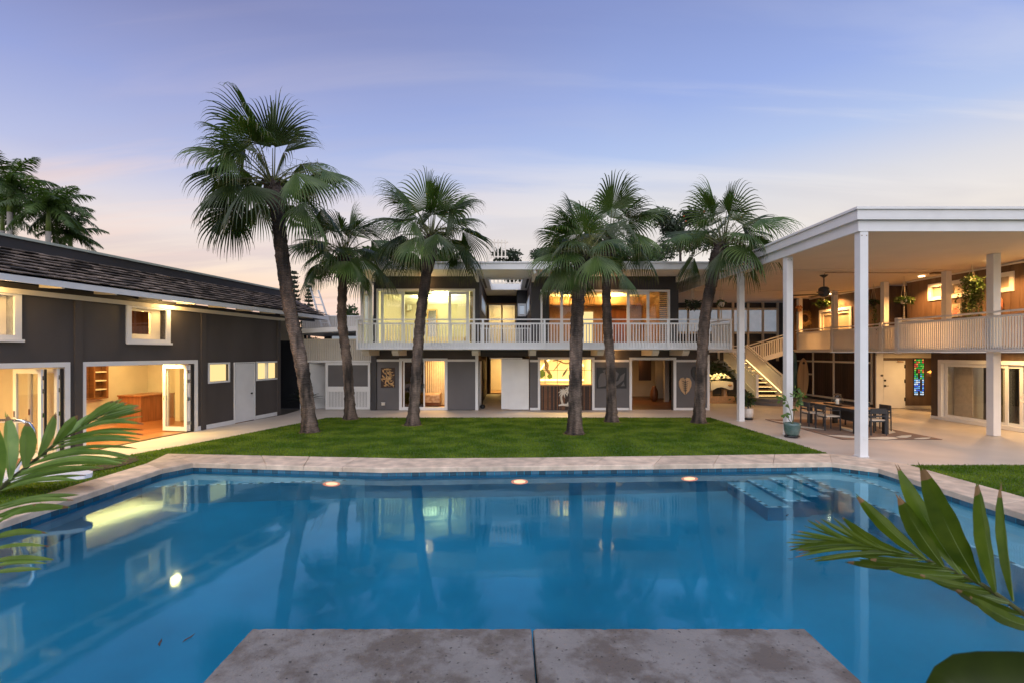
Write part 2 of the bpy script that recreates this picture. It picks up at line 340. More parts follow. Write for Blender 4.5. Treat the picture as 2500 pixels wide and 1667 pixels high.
class MB:
    def __init__(s): s.v = []; s.f = []; s.mi = []; s.cur = 0
    def add(s, vs, fs):
        n = len(s.v); s.v += [tuple(v) for v in vs]; s.f += [tuple(i + n for i in f) for f in fs]; s.mi += [s.cur] * len(fs); return s
    def box(s, x0, x1, y0, y1, z0, z1):
        x0, x1 = sorted((x0, x1)); y0, y1 = sorted((y0, y1)); z0, z1 = sorted((z0, z1))
        return s.add([(x0, y0, z0), (x1, y0, z0), (x1, y1, z0), (x0, y1, z0), (x0, y0, z1), (x1, y0, z1), (x1, y1, z1), (x0, y1, z1)],
                     [(0, 3, 2, 1), (4, 5, 6, 7), (0, 1, 5, 4), (1, 2, 6, 5), (2, 3, 7, 6), (3, 0, 4, 7)])
    def obox(s, c, ax, ay, az):      # centre and three half-axis vectors
        c, ax, ay, az = map(Vector, (c, ax, ay, az))
        vs = [c + i * ax + j * ay + k * az for k in (-1, 1) for (i, j) in ((-1, -1), (1, -1), (1, 1), (-1, 1))]
        return s.add(vs, [(0, 3, 2, 1), (4, 5, 6, 7), (0, 1, 5, 4), (1, 2, 6, 5), (2, 3, 7, 6), (3, 0, 4, 7)])
    def bar(s, a, b, w, h, up=(0, 0, 1)):
        a, b = Vector(a), Vector(b); d = (b - a); l = d.length; d.normalize()
        x = d.cross(Vector(up))
        if x.length < 1e-4: x = d.cross(Vector((0, 1, 0)))
        x.normalize(); y = x.cross(d)
        return s.obox((a + b) / 2, d * l / 2, x * w / 2, y * h / 2)
    def prism(s, pts, z0, z1):
        n = len(pts); a = sum(pts[i][0] * pts[(i + 1) % n][1] - pts[(i + 1) % n][0] * pts[i][1] for i in range(n))
        if a < 0: pts = pts[::-1]
        vs = [(p[0], p[1], z0) for p in pts] + [(p[0], p[1], z1) for p in pts]
        return s.add(vs, [tuple(range(n - 1, -1, -1)), tuple(range(n, 2 * n))] + [(i, (i + 1) % n, n + (i + 1) % n, n + i) for i in range(n)])
    def vprism(s, pts, y0, y1):      # outline in x,z extruded along y
        n = len(pts); a = sum(pts[i][0] * pts[(i + 1) % n][1] - pts[(i + 1) % n][0] * pts[i][1] for i in range(n))
        if a < 0: pts = pts[::-1]
        vs = [(p[0], y0, p[1]) for p in pts] + [(p[0], y1, p[1]) for p in pts]
        return s.add(vs, [tuple(range(n)), tuple(range(2 * n - 1, n - 1, -1))] + [(i, n + i, n + (i + 1) % n, (i + 1) % n) for i in range(n)])
    def xprism(s, pts, x0, x1):      # outline in y,z extruded along x
        n = len(pts); vs = [(x0, p[0], p[1]) for p in pts] + [(x1, p[0], p[1]) for p in pts]
        return s.add(vs, [tuple(range(n - 1, -1, -1)), tuple(range(n, 2 * n))] + [(i, (i + 1) % n, n + (i + 1) % n, n + i) for i in range(n)])
    def tube(s, pts, rad, n=8, cap=True):
        pts = [Vector(p) for p in pts]; rs = rad if isinstance(rad, (list, tuple)) else [rad] * len(pts)
        base = len(s.v); x = None
        for i, p in enumerate(pts):
            d = (pts[min(i + 1, len(pts) - 1)] - pts[max(i - 1, 0)]).normalized()
            if x is None:
                x = d.cross(Vector((0, 0, 1)))
                if x.length < .05: x = d.cross(Vector((0, 1, 0)))
            x = (x - d * x.dot(d)).normalized(); y = d.cross(x)
            for k in range(n):
                a = 2 * math.pi * k / n; s.v.append(tuple(p + (x * math.cos(a) + y * math.sin(a)) * rs[i]))
        fs = []
        for i in range(len(pts) - 1):
            for k in range(n):
                k2 = (k + 1) % n; fs.append((base + i * n + k, base + i * n + k2, base + (i + 1) * n + k2, base + (i + 1) * n + k))
        if cap:
            fs.append(tuple(base + k for k in range(n - 1, -1, -1))); fs.append(tuple(base + (len(pts) - 1) * n + k for k in range(n)))
        s.f += fs; s.mi += [s.cur] * len(fs); return s
    def lathe(s, c, prof, n=20):     # prof: (radius, z) rising
        base = len(s.v); cx, cy, cz = c
        for r, z in prof:
            for k in range(n):
                a = 2 * math.pi * k / n; s.v.append((cx + r * math.cos(a), cy + r * math.sin(a), cz + z))
        fs = []
        for i in range(len(prof) - 1):
            for k in range(n):
                k2 = (k + 1) % n; fs.append((base + i * n + k, base + i * n + k2, base + (i + 1) * n + k2, base + (i + 1) * n + k))
        fs.append(tuple(base + k for k in range(n - 1, -1, -1))); fs.append(tuple(base + (len(prof) - 1) * n + k for k in range(n)))
        s.f += fs; s.mi += [s.cur] * len(fs); return s
    def ball(s, c, r, n=10, m=6, sq=1.0):
        prof = [(r * math.sin(math.pi * i / m) + 1e-4, -r * sq * math.cos(math.pi * i / m)) for i in range(m + 1)]
        return s.lathe(c, prof, n)
    def ring(s, c, R_, r, axis="y", n=24, m=6):
        pts = []
        for k in range(n + 1):
            a = 2 * math.pi * k / n
            e = (math.cos(a) * R_, math.sin(a) * R_)
            pts.append(Vector(c) + (Vector((e[0], 0, e[1])) if axis == "y" else Vector((0, e[0], e[1])) if axis == "x" else Vector((e[0], e[1], 0))))
        return s.tube(pts, r, m, False)
    def quad(s, a, b, c, d): return s.add([a, b, c, d], [(0, 1, 2, 3)])
    def leaf(s, pts, widths, side, fold=.18):    # a leaf along pts, half-width vector direction `side`
        pts = [Vector(p) for p in pts]; side = Vector(side).normalized(); vs = []
        for i, p in enumerate(pts):
            d = (pts[min(i + 1, len(pts) - 1)] - pts[max(i - 1, 0)]).normalized()
            w = (side - d * side.dot(d)).normalized(); nn = w.cross(d); h = widths[i] / 2
            vs += [p - w * h + nn * h * fold, p, p + w * h + nn * h * fold]
        fs = []
        for i in range(len(pts) - 1):
            k = 3 * i; fs += [(k, k + 1, k + 4, k + 3), (k + 1, k + 2, k + 5, k + 4)]
        return s.add(vs, fs)
    def mesh(s, name, mats, org=Vector((0, 0, 0)), smooth=False):
        me = bpy.data.meshes.new(name)
        ox, oy, oz = org
        me.from_pydata([(v[0] - ox, v[1] - oy, v[2] - oz) for v in s.v], [], s.f)
        mats = mats if isinstance(mats, (list, tuple)) else [mats]
        for m in mats: me.materials.append(M[m] if isinstance(m, str) else m)
        if len(mats) > 1: me.polygons.foreach_set("material_index", s.mi)
        if smooth: me.polygons.foreach_set("use_smooth", [True] * len(me.polygons))
        me.update(); return me
    def build(s, name, mats, parent=None, smooth=False, base=None):
        org = origin(parent) if parent is not None else Vector(base or (0, 0, 0))
        o = bpy.data.objects.new(name, s.mesh(name, mats, org, smooth)); COL.objects.link(o)
        if parent is not None: o.parent = parent
        else:
            o.location = org; ORG[o.name] = org
        return o

def put(name, me, parent, loc, rot=(0, 0, 0), scale=None):
    o = bpy.data.objects.new(name, me); COL.objects.link(o); o.rotation_euler = rot
    if parent is not None: o.parent = parent; o.location = Vector(loc) - origin(parent)
    else: o.location = loc
    if scale: o.scale = scale
    return o

def tag(o, label, cat, group=None, kind=None):
    o["label"] = label; o["category"] = cat
    if group: o["group"] = group
    if kind: o["kind"] = kind
    return o
def thing(name, label, cat, loc=(0, 0, 0), rz=0, group=None, local=False):
    o = bpy.data.objects.new(name, None); COL.objects.link(o); o.empty_display_size = .2
    o.location = loc; o.rotation_euler = (0, 0, rz)
    ORG[o.name] = Vector((0, 0, 0)) if local else Vector(loc)
    return tag(o, label, cat, group)
def struct(o): o["kind"] = "structure"; return o
def copy_tree(o, parent=None):
    c = o.copy(); COL.objects.link(c)
    if parent is not None: c.parent = parent
    for ch in list(o.children): copy_tree(ch, c)
    return c

def cells(a0, a1, z0, z1, holes, step=None):
    br = {a0, a1}
    for h in holes:
        for a in h[:2]:
            if a0 < a < a1: br.add(a)
    if step:
        n = max(1, round((a1 - a0) / step)); br |= {a0 + (a1 - a0) * i / n for i in range(1, n)}
    br = sorted(br); out = []
    for p, q in zip(br, br[1:]):
        if q - p < .004: continue
        m = (p + q) / 2; cuts = sorted((max(z0, h[2]), min(z1, h[3])) for h in holes if h[0] < m < h[1])
        z = z0
        for c0, c1 in cuts:
            if c0 > z + 1e-4: out.append((p, q, z, c0))
            z = max(z, c1)
        if z < z1 - 1e-4: out.append((p, q, z, z1))
    return out

class Pl:       # an upright plane; d runs inwards from its face
    def __init__(s, axis, p): s.ax, s.p = axis, p
    def box(s, mb, a0, a1, d0, d1, z0, z1):
        if s.ax == "X": return mb.box(a0, a1, s.p + d0, s.p + d1, z0, z1)
        return mb.box(s.p + d0, s.p + d1, a0, a1, z0, z1)
    def pt(s, a, d, z): return Vector((a, s.p + d, z)) if s.ax == "X" else Vector((s.p + d, a, z))
    def wall(s, name, m, parent, a0, a1, z0, z1, holes=(), th=.15, d=0):
        mb = MB()
        for c in cells(a0, a1, z0, z1, holes): s.box(mb, c[0], c[1], d, d + th, c[2], c[3])
        return mb.build(name, m, parent)
    def boards(s, name, m, parent, a0, a1, z0, z1, holes=(), step=.3, d=-.02, th=.018, gap=.008):
        for c in cells(a0, a1, z0, z1, holes, step):
            mb = MB(); s.box(mb, c[0] + gap / 2, c[1] - gap / 2, d, d + th, c[2], c[3]); mb.build(name, m, parent)
    def frame(s, name, m, parent, a0, a1, z0, z1, w=.08, d0=-.04, d1=.1, bottom=True, mull=(), mw=.05):
        mb = MB(); zb = z0 + w if bottom else z0
        s.box(mb, a0, a1, d0, d1, z1 - w, z1); s.box(mb, a0, a0 + w, d0, d1, zb, z1 - w); s.box(mb, a1 - w, a1, d0, d1, zb, z1 - w)
        if bottom: s.box(mb, a0, a1, d0, d1, z0, z0 + w)
        for x in mull: s.box(mb, x - mw / 2, x + mw / 2, d0 + .01, d1 - .01, zb, z1 - w)
        return mb.build(name, m, parent)
    def pane(s, m, parent, a0, a1, z0, z1, d=.03, th=.008, name="pane"):
        mb = MB(); s.box(mb, a0, a1, d, d + th, z0, z1); return mb.build(name, m, parent)

def room(parent, x0, x1, y0, y1, z0, z1, wallm, floorm, ceilm, open_="y0", name="room"):
    t = .06
    f = MB().box(x0, x1, y0, y1, z0 - t, z0).build(name + "_floor", floorm, parent)
    c = MB().box(x0, x1, y0, y1, z1, z1 + t).build(name + "_ceiling", ceilm, parent)
    w = MB()
    if open_ != "y0": w.box(x0, x1, y0 - t, y0, z0, z1)
    if open_ != "y1": w.box(x0, x1, y1, y1 + t, z0, z1)
    if open_ != "x0": w.box(x0 - t, x0, y0, y1, z0, z1)
    if open_ != "x1": w.box(x1, x1 + t, y0, y1, z0, z1)
    w.build(name + "_wall", wallm, parent)

def leaf_cloud(mb, c, rad, n, size, rng, squash=(1, 1, 1), droop=0):
    for _ in range(n):
        while True:
            p = Vector((rng.uniform(-1, 1), rng.uniform(-1, 1), rng.uniform(-1, 1)))
            if p.length < 1: break
        p = p * (.55 + .45 * rng.random())
        q = Vector(c) + Vector((p.x * rad * squash[0], p.y * rad * squash[1], p.z * rad * squash[2]))
        d = Vector((rng.gauss(0, 1), rng.gauss(0, 1), rng.gauss(0, .7) - droop)).normalized()
        s_ = d.cross(Vector((rng.gauss(0, 1), rng.gauss(0, 1), rng.gauss(0, 1)))).normalized()
        l = size * rng.uniform(.6, 1.3); w = l * rng.uniform(.3, .5)
        mb.add([q, q + d * l * .5 + s_ * w / 2, q + d * l, q + d * l * .5 - s_ * w / 2], [(0, 1, 2, 3)])

# ------------------------------------------------------------------ ground, lawn, paths, pool
INNER = [(-7.40, 1.6), (-7.35, 10.25), (-7.05, 10.80), (-2.72, 10.32), (0.5, 10.50), (7.25, 10.85), (7.88, 10.30), (7.86, 1.6)]
OUTER = [(-8.08, 1.6), (-8.06, 10.75), (-8.33, 11.80), (-2.32, 11.26), (0.9, 11.38), (7.85, 11.82), (8.80, 10.72), (8.72, 1.6)]

def setting():
    # one ground sheet to the horizon with the pool cut out
    h = [(-7.9, 1.2), (8.3, 1.2), (8.3, 11.1), (-7.9, 11.1)]; o = [(-700, -300), (700, -300), (700, 900), (-700, 900)]
    mb = MB(); mb.add([(x, y, -.035) for x, y in o + h], [(i, (i + 1) % 4, 4 + (i + 1) % 4, 4 + i) for i in range(4)])
    struct(mb.build("ground", "ground"))
    lawn_poly = [(-6.9, 18.5), (-8.5, 13.4), (-9.2, 11.7), (-9.75, 9.0), (-10.6, 5.0), (-11.4, 1.0), (-8.08, 1.0)] + OUTER[1:6] + [(7.72, 18.5)]
    n = len(lawn_poly)
    # lawn is concave: split into the strip beside the pool and the main field
    strip = [(-8.08, 1.0), (-8.06, 10.75), (-8.33, 11.80), (-9.16, 11.80), (-9.75, 9.0), (-10.6, 5.0), (-11.4, 1.0)]
    field = [(-9.16, 11.80), (-8.33, 11.80), (-2.32, 11.26), (.9, 11.38), (7.85, 11.82), (7.72, 18.5), (-6.9, 18.5), (-8.5, 13.4)]
    side = [(8.76, 1.0), (30, 1.0), (30, 10.66), (8.80, 10.66)]
    for nm, p in (("lawn", strip), ("lawn", field), ("lawn", side)):
        mb = MB(); mb.add([(x, y, 0) for x, y in p], [tuple(range(len(p)))]); struct(mb.build(nm, "lawn"))
    # grass blades
    def inside(p, x, y):
        c = np.zeros(len(x), bool)
        for i in range(len(p)):
            (x1, y1), (x2, y2) = p[i], p[(i + 1) % len(p)]
            with np.errstate(divide="ignore", invalid="ignore"):
                c ^= ((y1 > y) != (y2 > y)) & (x < (x2 - x1) * (y - y1) / (y2 - y1 + 1e-12) + x1)
        return c
    rng = np.random.default_rng(3)
    for p, dens in ((field, 1500), (strip, 1300), ([(8.76, 6), (16, 6), (16, 10.66), (8.80, 10.66)], 1500)):
        px, py = [a[0] for a in p], [a[1] for a in p]
        A = (max(px) - min(px)) * (max(py) - min(py)); k = int(A * dens)
        x = rng.uniform(min(px), max(px), k); y = rng.uniform(min(py), max(py), k)
        ok = inside(p, x, y); x, y = x[ok], y[ok]; k = len(x)
        hh = rng.uniform(.018, .045, k); a = rng.uniform(0, 6.283, k); w = rng.uniform(.006, .011, k); lx, ly = rng.normal(0, .018, k), rng.normal(0, .018, k)
        V = np.zeros((k, 3, 3)); V[:, 0] = np.stack([x - np.cos(a) * w, y - np.sin(a) * w, np.full(k, -.002)], 1)
        V[:, 1] = np.stack([x + np.cos(a) * w, y + np.sin(a) * w, np.full(k, -.002)], 1); V[:, 2] = np.stack([x + lx, y + ly, hh], 1)
        me = bpy.data.meshes.new("grass"); me.vertices.add(3 * k); me.vertices.foreach_set("co", V.ravel())
        me.loops.add(3 * k); me.loops.foreach_set("vertex_index", np.arange(3 * k, dtype=np.int32))
        me.polygons.add(k); me.polygons.foreach_set("loop_start", np.arange(0, 3 * k, 3, dtype=np.int32)); me.polygons.foreach_set("loop_total", np.full(k, 3, np.int32))
        me.update(); me.materials.append(M["grass"])
        g = bpy.data.objects.new("grass", me); COL.objects.link(g); tag(g, "short mown green grass growing round the pool", "grass", kind="stuff")
    # paved paths and patio
    mb = MB(); mb.prism([(-13.6, -1), (-11.4, 1.0), (-10.6, 5.0), (-9.75, 9.0), (-9.16, 11.8), (-8.5, 13.4), (-6.9, 18.5), (-6.9, 30), (-9.3, 30), (-9.0, 19.4)], -.06, .004)
    struct(mb.build("path", "path"))
    mb = MB(); mb.prism([(-6.896, 18.5), (7.716, 18.5), (7.716, 30), (-6.896, 30)], -.06, .004); struct(mb.build("path", "path"))
    mb = MB(); mb.prism([(7.72, 18.5), (7.85, 11.86), (8.83, 10.66), (30, 10.66), (30, 34), (7.72, 34)], -.06, .004); struct(mb.build("patio", "concrete"))
    # bare earth patch beside the coping at the left
    mb = MB(); pts = []
    for i in range(14):
        a = i * 2 * math.pi / 14; r = 1 + .25 * math.sin(3 * a + 1); pts.append((-8.75 + .28 * r * math.cos(a), 10.6 + .9 * r * math.sin(a)))
    mb.add([(x, y, .020) for x, y in pts], [tuple(range(14))]); struct(mb.build("soil_patch", "soil"))
    # pool basin
    ins = [(x * 1.006, y + .06 if y > 5 else y) for x, y in INNER]
    D = -1.75
    mb = MB(); nI = len(ins)
    mb.add([(x, y, -.10) for x, y in ins] + [(x, y, D) for x, y in ins], [(i, (i + 1) % nI, nI + (i + 1) % nI, nI + i) for i in range(nI)] + [tuple(range(nI, 2 * nI))])
    pool = struct(mb.build("pool_basin", "plaster"))
    mb = MB(); mb.add([(x, y, -.17) for x, y in ins], [tuple(range(nI - 1, -1, -1))]); struct(mb.build("pool_water", "water"))
    # waterline tiles along the three visible walls
    tm = MB().box(-.074, .074, 0, .012, -.07, .07).mesh("tile", "pooltile"); cnt = 0
    for i in range(nI - 1):
        a, b = Vector(ins[i]), Vector(ins[i + 1]); l = (b - a).length; d = (b - a) / l
        nrm = Vector((d.y, -d.x)); k = int(l / .155)
        for j in range(k):
            p = a + d * (l * (j + .5) / k)
            if p.y < 5.5 or cnt >= 240: continue
            cnt += 1; put("tile", tm, pool, (p.x + nrm.x * .002, p.y + nrm.y * .002, -.168), (0, 0, math.atan2(d.y, d.x)), (1, 1, R.uniform(.9, 1.05)))
    # shallow bench in the far left corner and stair on the right, with mosaic edges
    ml = MB().box(-.055, .055, -.03, .03, -.004, .006).mesh("edge_tile", "trimlight"); md = MB().box(-.03, .03, -.03, .03, -.004, .006).mesh("edge_tile", "trimdark")
    def edge(parent, a, b, z):
        a, b = Vector(a), Vector(b); l = (b - a).length; d = (b - a) / l; s_ = 0; r = math.atan2(d.y, d.x); i = 0
        while s_ < l - .1:
            w = .12 if i % 2 == 0 else .065
            p = a + d * (s_ + w / 2); put("edge_tile", ml if i % 2 == 0 else md, parent, (p.x, p.y, z + .006), (0, 0, r)); s_ += w + .012; i += 1
    b1 = MB().prism([(-7.39, 9.75), (-7.39, 10.3), (-7.09, 10.85), (-3.1, 10.42)], D, -.48).build("pool_bench", "palestep", pool)
    edge(b1, (-7.2, 9.83), (-3.4, 10.37), -.48)
    for i, (x0, y0) in enumerate([(4.85, 9.05), (5.30, 9.20), (5.75, 9.30), (6.15, 9.42)]):
        z = -1.02 + i * .20
        st = MB().box(x0, x0 + (.447 if i < 3 else .20), y0, 10.72, D, z).build("pool_step", "plaster", pool)  # step body in darker plaster: the shade on the risers is put into its colour
        MB().box(x0 - .012, x0 + (.447 if i < 3 else .20), y0 - .012, 10.70, z + .001, z + .003).build("tread", "palestep", st); z += .003
        edge(st, (x0 + .035, 10.6), (x0 + .035, y0 + .04), z); edge(st, (x0 + .08, y0 + .035), (x0 + .44, y0 + .035), z)
    sh = MB().prism([(6.355, 5.2), (7.9, 5.2), (7.93, 10.32), (7.28, 10.88), (6.355, 10.85)], D, -.24).build("pool_shelf", "palestep", pool)
    edge(sh, (6.39, 10.7), (6.39, 5.3), -.24)
    le = MB().prism([(7.35, 9.0), (7.92, 9.0), (7.93, 10.32), (7.38, 10.75)], -.235, -.185).build("pool_ledge", "palestep", pool)
    edge(le, (7.385, 10.6), (7.385, 9.05), -.185)
    for (x, y, z) in ((-3.74, 10.24, -.62), (.24, 10.52, -.70), (4.0, 10.70, -.68)):
        t = thing("pool_light", {-3.74: "glowing underwater light in the far pool wall, nearest the grey pool house", .24: "glowing underwater light in the middle of the far pool wall", 4.0: "glowing underwater light in the far pool wall, beside the pool steps"}[x], "pool light", (x, y, z), group="lights in the far pool wall")
        m = MB(); m.lathe((0, 0, 0), [(.10, -.012), (.13, 0), (.10, .012)], 20); m.v = [(a + x, c + y - .02, b + z) for a, b, c in m.v]; m.build("lens", "poollamp", t, True)
        MB().ring((x, y - .03, z), .165, .02).build("ring", "ring", t, True)
    t = thing("pool_light", "small pink underwater light in the right hand pool wall, behind the palm frond", "pool light", (7.86, 7.75, -.4))
    m = MB(); m.lathe((0, 0, 0), [(.07, -.01), (.09, 0), (.07, .01)], 14); m.v = [(7.86 - c - .02, 7.75 + a, -.34 + b) for a, b, c in m.v]; m.build("lens", "poollamp", t, True)
    for i, (u, v, lab) in enumerate(((388, 1571, "dark curled leaf floating on the water left of the stone platform"), (457, 1560, "thin leaf sliver floating between the curled leaf and the stone platform"), (1921, 1258, "tiny leaf floating in front of the pool steps"), (1929, 1365, "narrow leaf floating left of the right hand palm frond"))):
        Yw = 2.64 * F / (v - HV); c = Vector((UX(u, Yw), Yw, -.164)); o = thing("floating_leaf", lab, "leaf", tuple(c)); d = Vector((math.cos(2.3 - i * .9), math.sin(2.3 - i * .9), 0)) * (.055 if i < 2 else .03)
        MB().leaf([c - d, c - d * .3 + Vector((0, 0, .006)), c + d * .4 + Vector((.012, .01, .004)), c + d + Vector((.02, .02, .012))], [.004, .022, .020, .002], Vector((-d.y, d.x, 0))).build("blade", "darkwood", o)
    # coping slabs, each its own
    cop = thing("pool_coping", "pale travertine slab edging running round the pool", "pool edging", (0, 10.8, 0)); cop["kind"] = "structure"
    for i in range(len(INNER) - 1):
        a, b, c, d = map(Vector, (INNER[i], INNER[i + 1], OUTER[i + 1], OUTER[i]))
        n = max(1, round(max((b - a).length, (c - d).length) / 1.32))
        if i == 1: n = 1
        for j in range(n):
            g = .004; s0, s1 = j / n + (g / max(.3, (b - a).length) if j else 0), (j + 1) / n - (g / max(.3, (b - a).length) if j < n - 1 else 0)
            q = [a.lerp(b, s0), a.lerp(b, s1), d.lerp(c, s1), d.lerp(c, s0)]
            z = .018 + R.uniform(-.002, .002); e = .018
            ctr = sum(q, Vector((0, 0))) / 4
            q2 = [p + (ctr - p).normalized() * e * (1.0 if k < 2 else .3) for k, p in enumerate(q)]
            mb = MB(); nn = 4
            mb.add([(p.x, p.y, -.085) for p in q] + [(p.x, p.y, z - .012) for p in q] + [(p.x, p.y, z) for p in q2],
                   [(3, 2, 1, 0)] + [(k, (k + 1) % 4, 4 + (k + 1) % 4, 4 + k) for k in range(4)] + [(4 + k, 4 + (k + 1) % 4, 8 + (k + 1) % 4, 8 + k) for k in range(4)] + [(8, 9, 10, 11)])
            o = mb.build("coping_slab", "coping", cop)
    # near platform of two stone slabs reaching into the pool
    pf = thing("pool_platform", "grey stained stone platform of two slabs in the foreground", "platform", (0, 2, 0)); pf["kind"] = "structure"
    for x0, x1 in ((-2.30, .207), (.219, 2.66)):
        e = .012; mb = MB(); y0, y1 = -.8, 4.34; ring = []
        for (ax, ay), (bx_, by_) in (((x0, y0), (x1, y0)), ((x1, y0), (x1, y1)), ((x1, y1), (x0, y1)), ((x0, y1), (x0, y0))):
            k = max(2, int(math.hypot(bx_ - ax, by_ - ay) / .035))
            ring += [(ax + (bx_ - ax) * i / k, ay + (by_ - ay) * i / k) for i in range(k)]
        nR = len(ring); cx_, cy_ = (x0 + x1) / 2, (y0 + y1) / 2
        chip = [R.uniform(.002, .007) + (R.uniform(.006, .016) if R.random() < .07 else 0) for _ in ring]
        ins_ = lambda p, d: (p[0] + (d if p[0] < x0 + .001 else -d if p[0] > x1 - .001 else 0), p[1] + (d if p[1] < y0 + .001 else -d if p[1] > y1 - .001 else 0))
        lo = [(p[0], p[1], -.12) for p in ring]; mid = [ins_(p, R.uniform(0, .003)) + (-.012 - c * .6,) for p, c in zip(ring, chip)]; top = [ins_(p, c + .006) + (0,) for p, c in zip(ring, chip)]
        mb.add(lo + mid + top, [(i, (i + 1) % nR, nR + (i + 1) % nR, nR + i) for i in range(2 * nR) if i < nR] + [(nR + i, nR + (i + 1) % nR, 2 * nR + (i + 1) % nR, 2 * nR + i) for i in range(nR)] + [tuple(range(2 * nR, 3 * nR)), tuple(range(nR - 1, -1, -1))])
        mb.build("stone_slab", "stone", pf)
    MB().box(-2.2, 2.56, -.8, 4.2, D, -.121).build("platform_base", "plaster", pf)
setting()

# ------------------------------------------------------------------ left wing: pool house (local x runs away along its wall, y inwards)
LY0 = 11.8
def ls(u, c=12.65): return (c / (.18 + (CX - u) / F) - LY0) * 1.0161
def pool_house():
    ang = math.atan2(1, .18)
    t = thing("pool_house", "grey pool house at the left with shake mansard roof and wide lit openings", "house", (-12.65 + .18 * LY0, LY0, 0), ang, local=True)
    P = Pl("X", 0); zt = 3.86
    xe = ls(683)
    big = (ls(208), ls(472), -.1, 2.13); first = (-6.2, ls(160), -.1, 2.13)
    w1 = (ls(318), ls(404), 2.83, 3.73); w0 = (-3.2, ls(32), 2.83, 3.73)
    s1 = (ls(511), ls(557), 1.53, 2.09); s2 = (ls(628), ls(676), 1.49, 2.09); dr = (ls(574.5), ls(618), 0, 2.09)
    P.wall("wall", "grey", t, -7.5, xe, 0, zt, (big, first, w1, w0, s1, s2, dr), .18)
    MB().box(xe - .18, xe, .18, 5.5, 0, zt).build("end_wall", "grey", t)
    MB().box(-7.5, xe, 5.5, 5.6, 0, 5.0).build("back_wall", "grey", t)
    for u in (189, 495, 679):
        MB().box(ls(u) - .09, ls(u) + .09, -.05, -.001, 0, zt).build("batten", "grey", t)
    for a, b in ((ls(500), ls(572)), (ls(621), ls(676)), (ls(481), ls(489))):
        MB().box(a, b, -.022, -.002, 0, .14).build("baseboard", "white", t)
    # opening casings
    P.frame("opening_frame", "white", t, ls(196), ls(481), 0, 2.25, .115, -.035, .2, False)
    P.frame("opening_frame", "white", t, -6.3, ls(169), 0, 2.25, .115, -.035, .2, False)
    for a, b in ((ls(208), ls(472)), (-6.2, ls(160))):
        MB().box(a, b, .03, .17, .012, .03).build("door_track", "steel", t)
    # bifold leaves folded at the far side of each opening, swung inwards
    def bifold(x, d0, d1, slim=False):
        o = MB()
        if slim: o.box(x, x + .05, d0, d1, .05, 2.1)
        else:
            o.box(x, x + .05, d0, d0 + .09, .05, 2.1); o.box(x, x + .05, d1 - .09, d1, .05, 2.1); o.box(x, x + .05, d0 + .09, d1 - .09, .05, .17); o.box(x, x + .05, d0 + .09, d1 - .09, 2.0, 2.1)
        lf = o.build("bifold_door", "white", t)
        if not slim: MB().box(x + .02, x + .03, d0 + .09, d1 - .09, .17, 2.0).build("pane", "glass", lf)
        for z in (.25, 1.0, 1.55, 1.85): MB().box(x + .015, x + .10, d0 - .022, d0 - .001, z, z + .1).build("hinge", "chrome", lf)
        MB().box(x - .03, x - .001, d1 - .075, d1 - .055, 1.0, 1.14).build("handle", "chrome", lf)
    MB().box(ls(472) - .10, ls(472) - .003, -.03, .0, .05, 2.1).build("door_seal", "black", t)
    bifold(ls(472) - .16, .0, .86); bifold(ls(472) - .24, .02, .88)
    MB().box(ls(160) - .12, ls(160) - .06, -.03, .0, .05, 2.1).build("door_seal", "black", t)
    bifold(ls(160) - .18, .0, .86); bifold(ls(160) - .52, .0, .8); MB().box(ls(160) - .46, ls(160) - .42, -.03, 0, .05, 2.1).build("door_seal", "black", t)
    # recessed upper windows
    for (a, b, z0, z1) in (w1, w0):
        f = P.frame("window", "white", t, a - .13, b + .13, z0 - .11, z1 + .10, .13, -.05, .17)
        MB().box(a - .16, b + .16, -.09, -.051, z0 - .13, z0 - .07).build("sill", "white", f)
        i = MB(); P.box(i, a, b, .18, .26, z0, z0 + .16); P.box(i, a, b, .18, .26, z1 - .10, z1); P.box(i, a, a + .1, .18, .26, z0 + .16, z1 - .1); P.box(i, b - .30, b, .18, .26, z0 + .16, z1 - .1); i.build("sash", "cream", f)
        P.pane("glass", f, a + .1, b - .30, z0 + .16, z1 - .1, .2)
    for (a, b, z0, z1), mu in ((s1, ()), (s2, ((s2[0] + s2[1]) / 2,))):
        f = P.frame("window", "white", t, a - .06, b + .06, z0 - .06, z1 + .06, .055, -.03, .1, True, mu)
        P.pane("warmglass", f, a, b, z0, z1, .09)
    f = P.frame("door_frame", "white", t, ls(570.5), ls(622), 0, 2.14, .04, -.03, .06, False)
    d = MB().box(ls(573.5), ls(619), -.02, .03, .02, 2.09).build("door", "white", t)
    k = MB(); k.ball((ls(611), -.07, 1.0), .035); k.box(ls(611) - .012, ls(611) + .012, -.05, -.02, .99, 1.01); k.build("knob", "black", d, True)
    # interiors
    room(t, -7.5, .05, .18, 4.6, .012, 2.55, "cream", "wood", "cream")
    room(t, .17, 6.2, .18, 4.6, .012, 2.55, "cream", "wood", "cream")
    for x0, x1 in ((-7.5, .05), (.17, 6.2)):        # upper storey seen through the clerestory windows
        MB().box(x0, x1, 2.6, 2.66, 2.62, 3.84).build("upper_wall", "panelwood", t); MB().box(x0, x1, .163, 2.62, 3.862, 3.925).build("upper_ceiling", "cream", t); MB().box(x0 - .03, x0, .19, 2.6, 2.62, 3.86).build("upper_side_wall", "cream", t); MB().box(x1, x1 + .03, .19, 2.6, 2.62, 3.86).build("upper_side_wall", "cream", t)
        MB().box(x0, x1, 2.2, 2.5, 2.62, 3.05).build("upper_shelf", "cream", t)
    MB().box(-7.5, .05, 4.54, 4.599, .012, 1.15).build("wainscot", "panelwood", t); MB().box(-7.5, .05, 4.50, 4.539, 1.15, 1.21).build("dado_rail", "shelfwood", t)
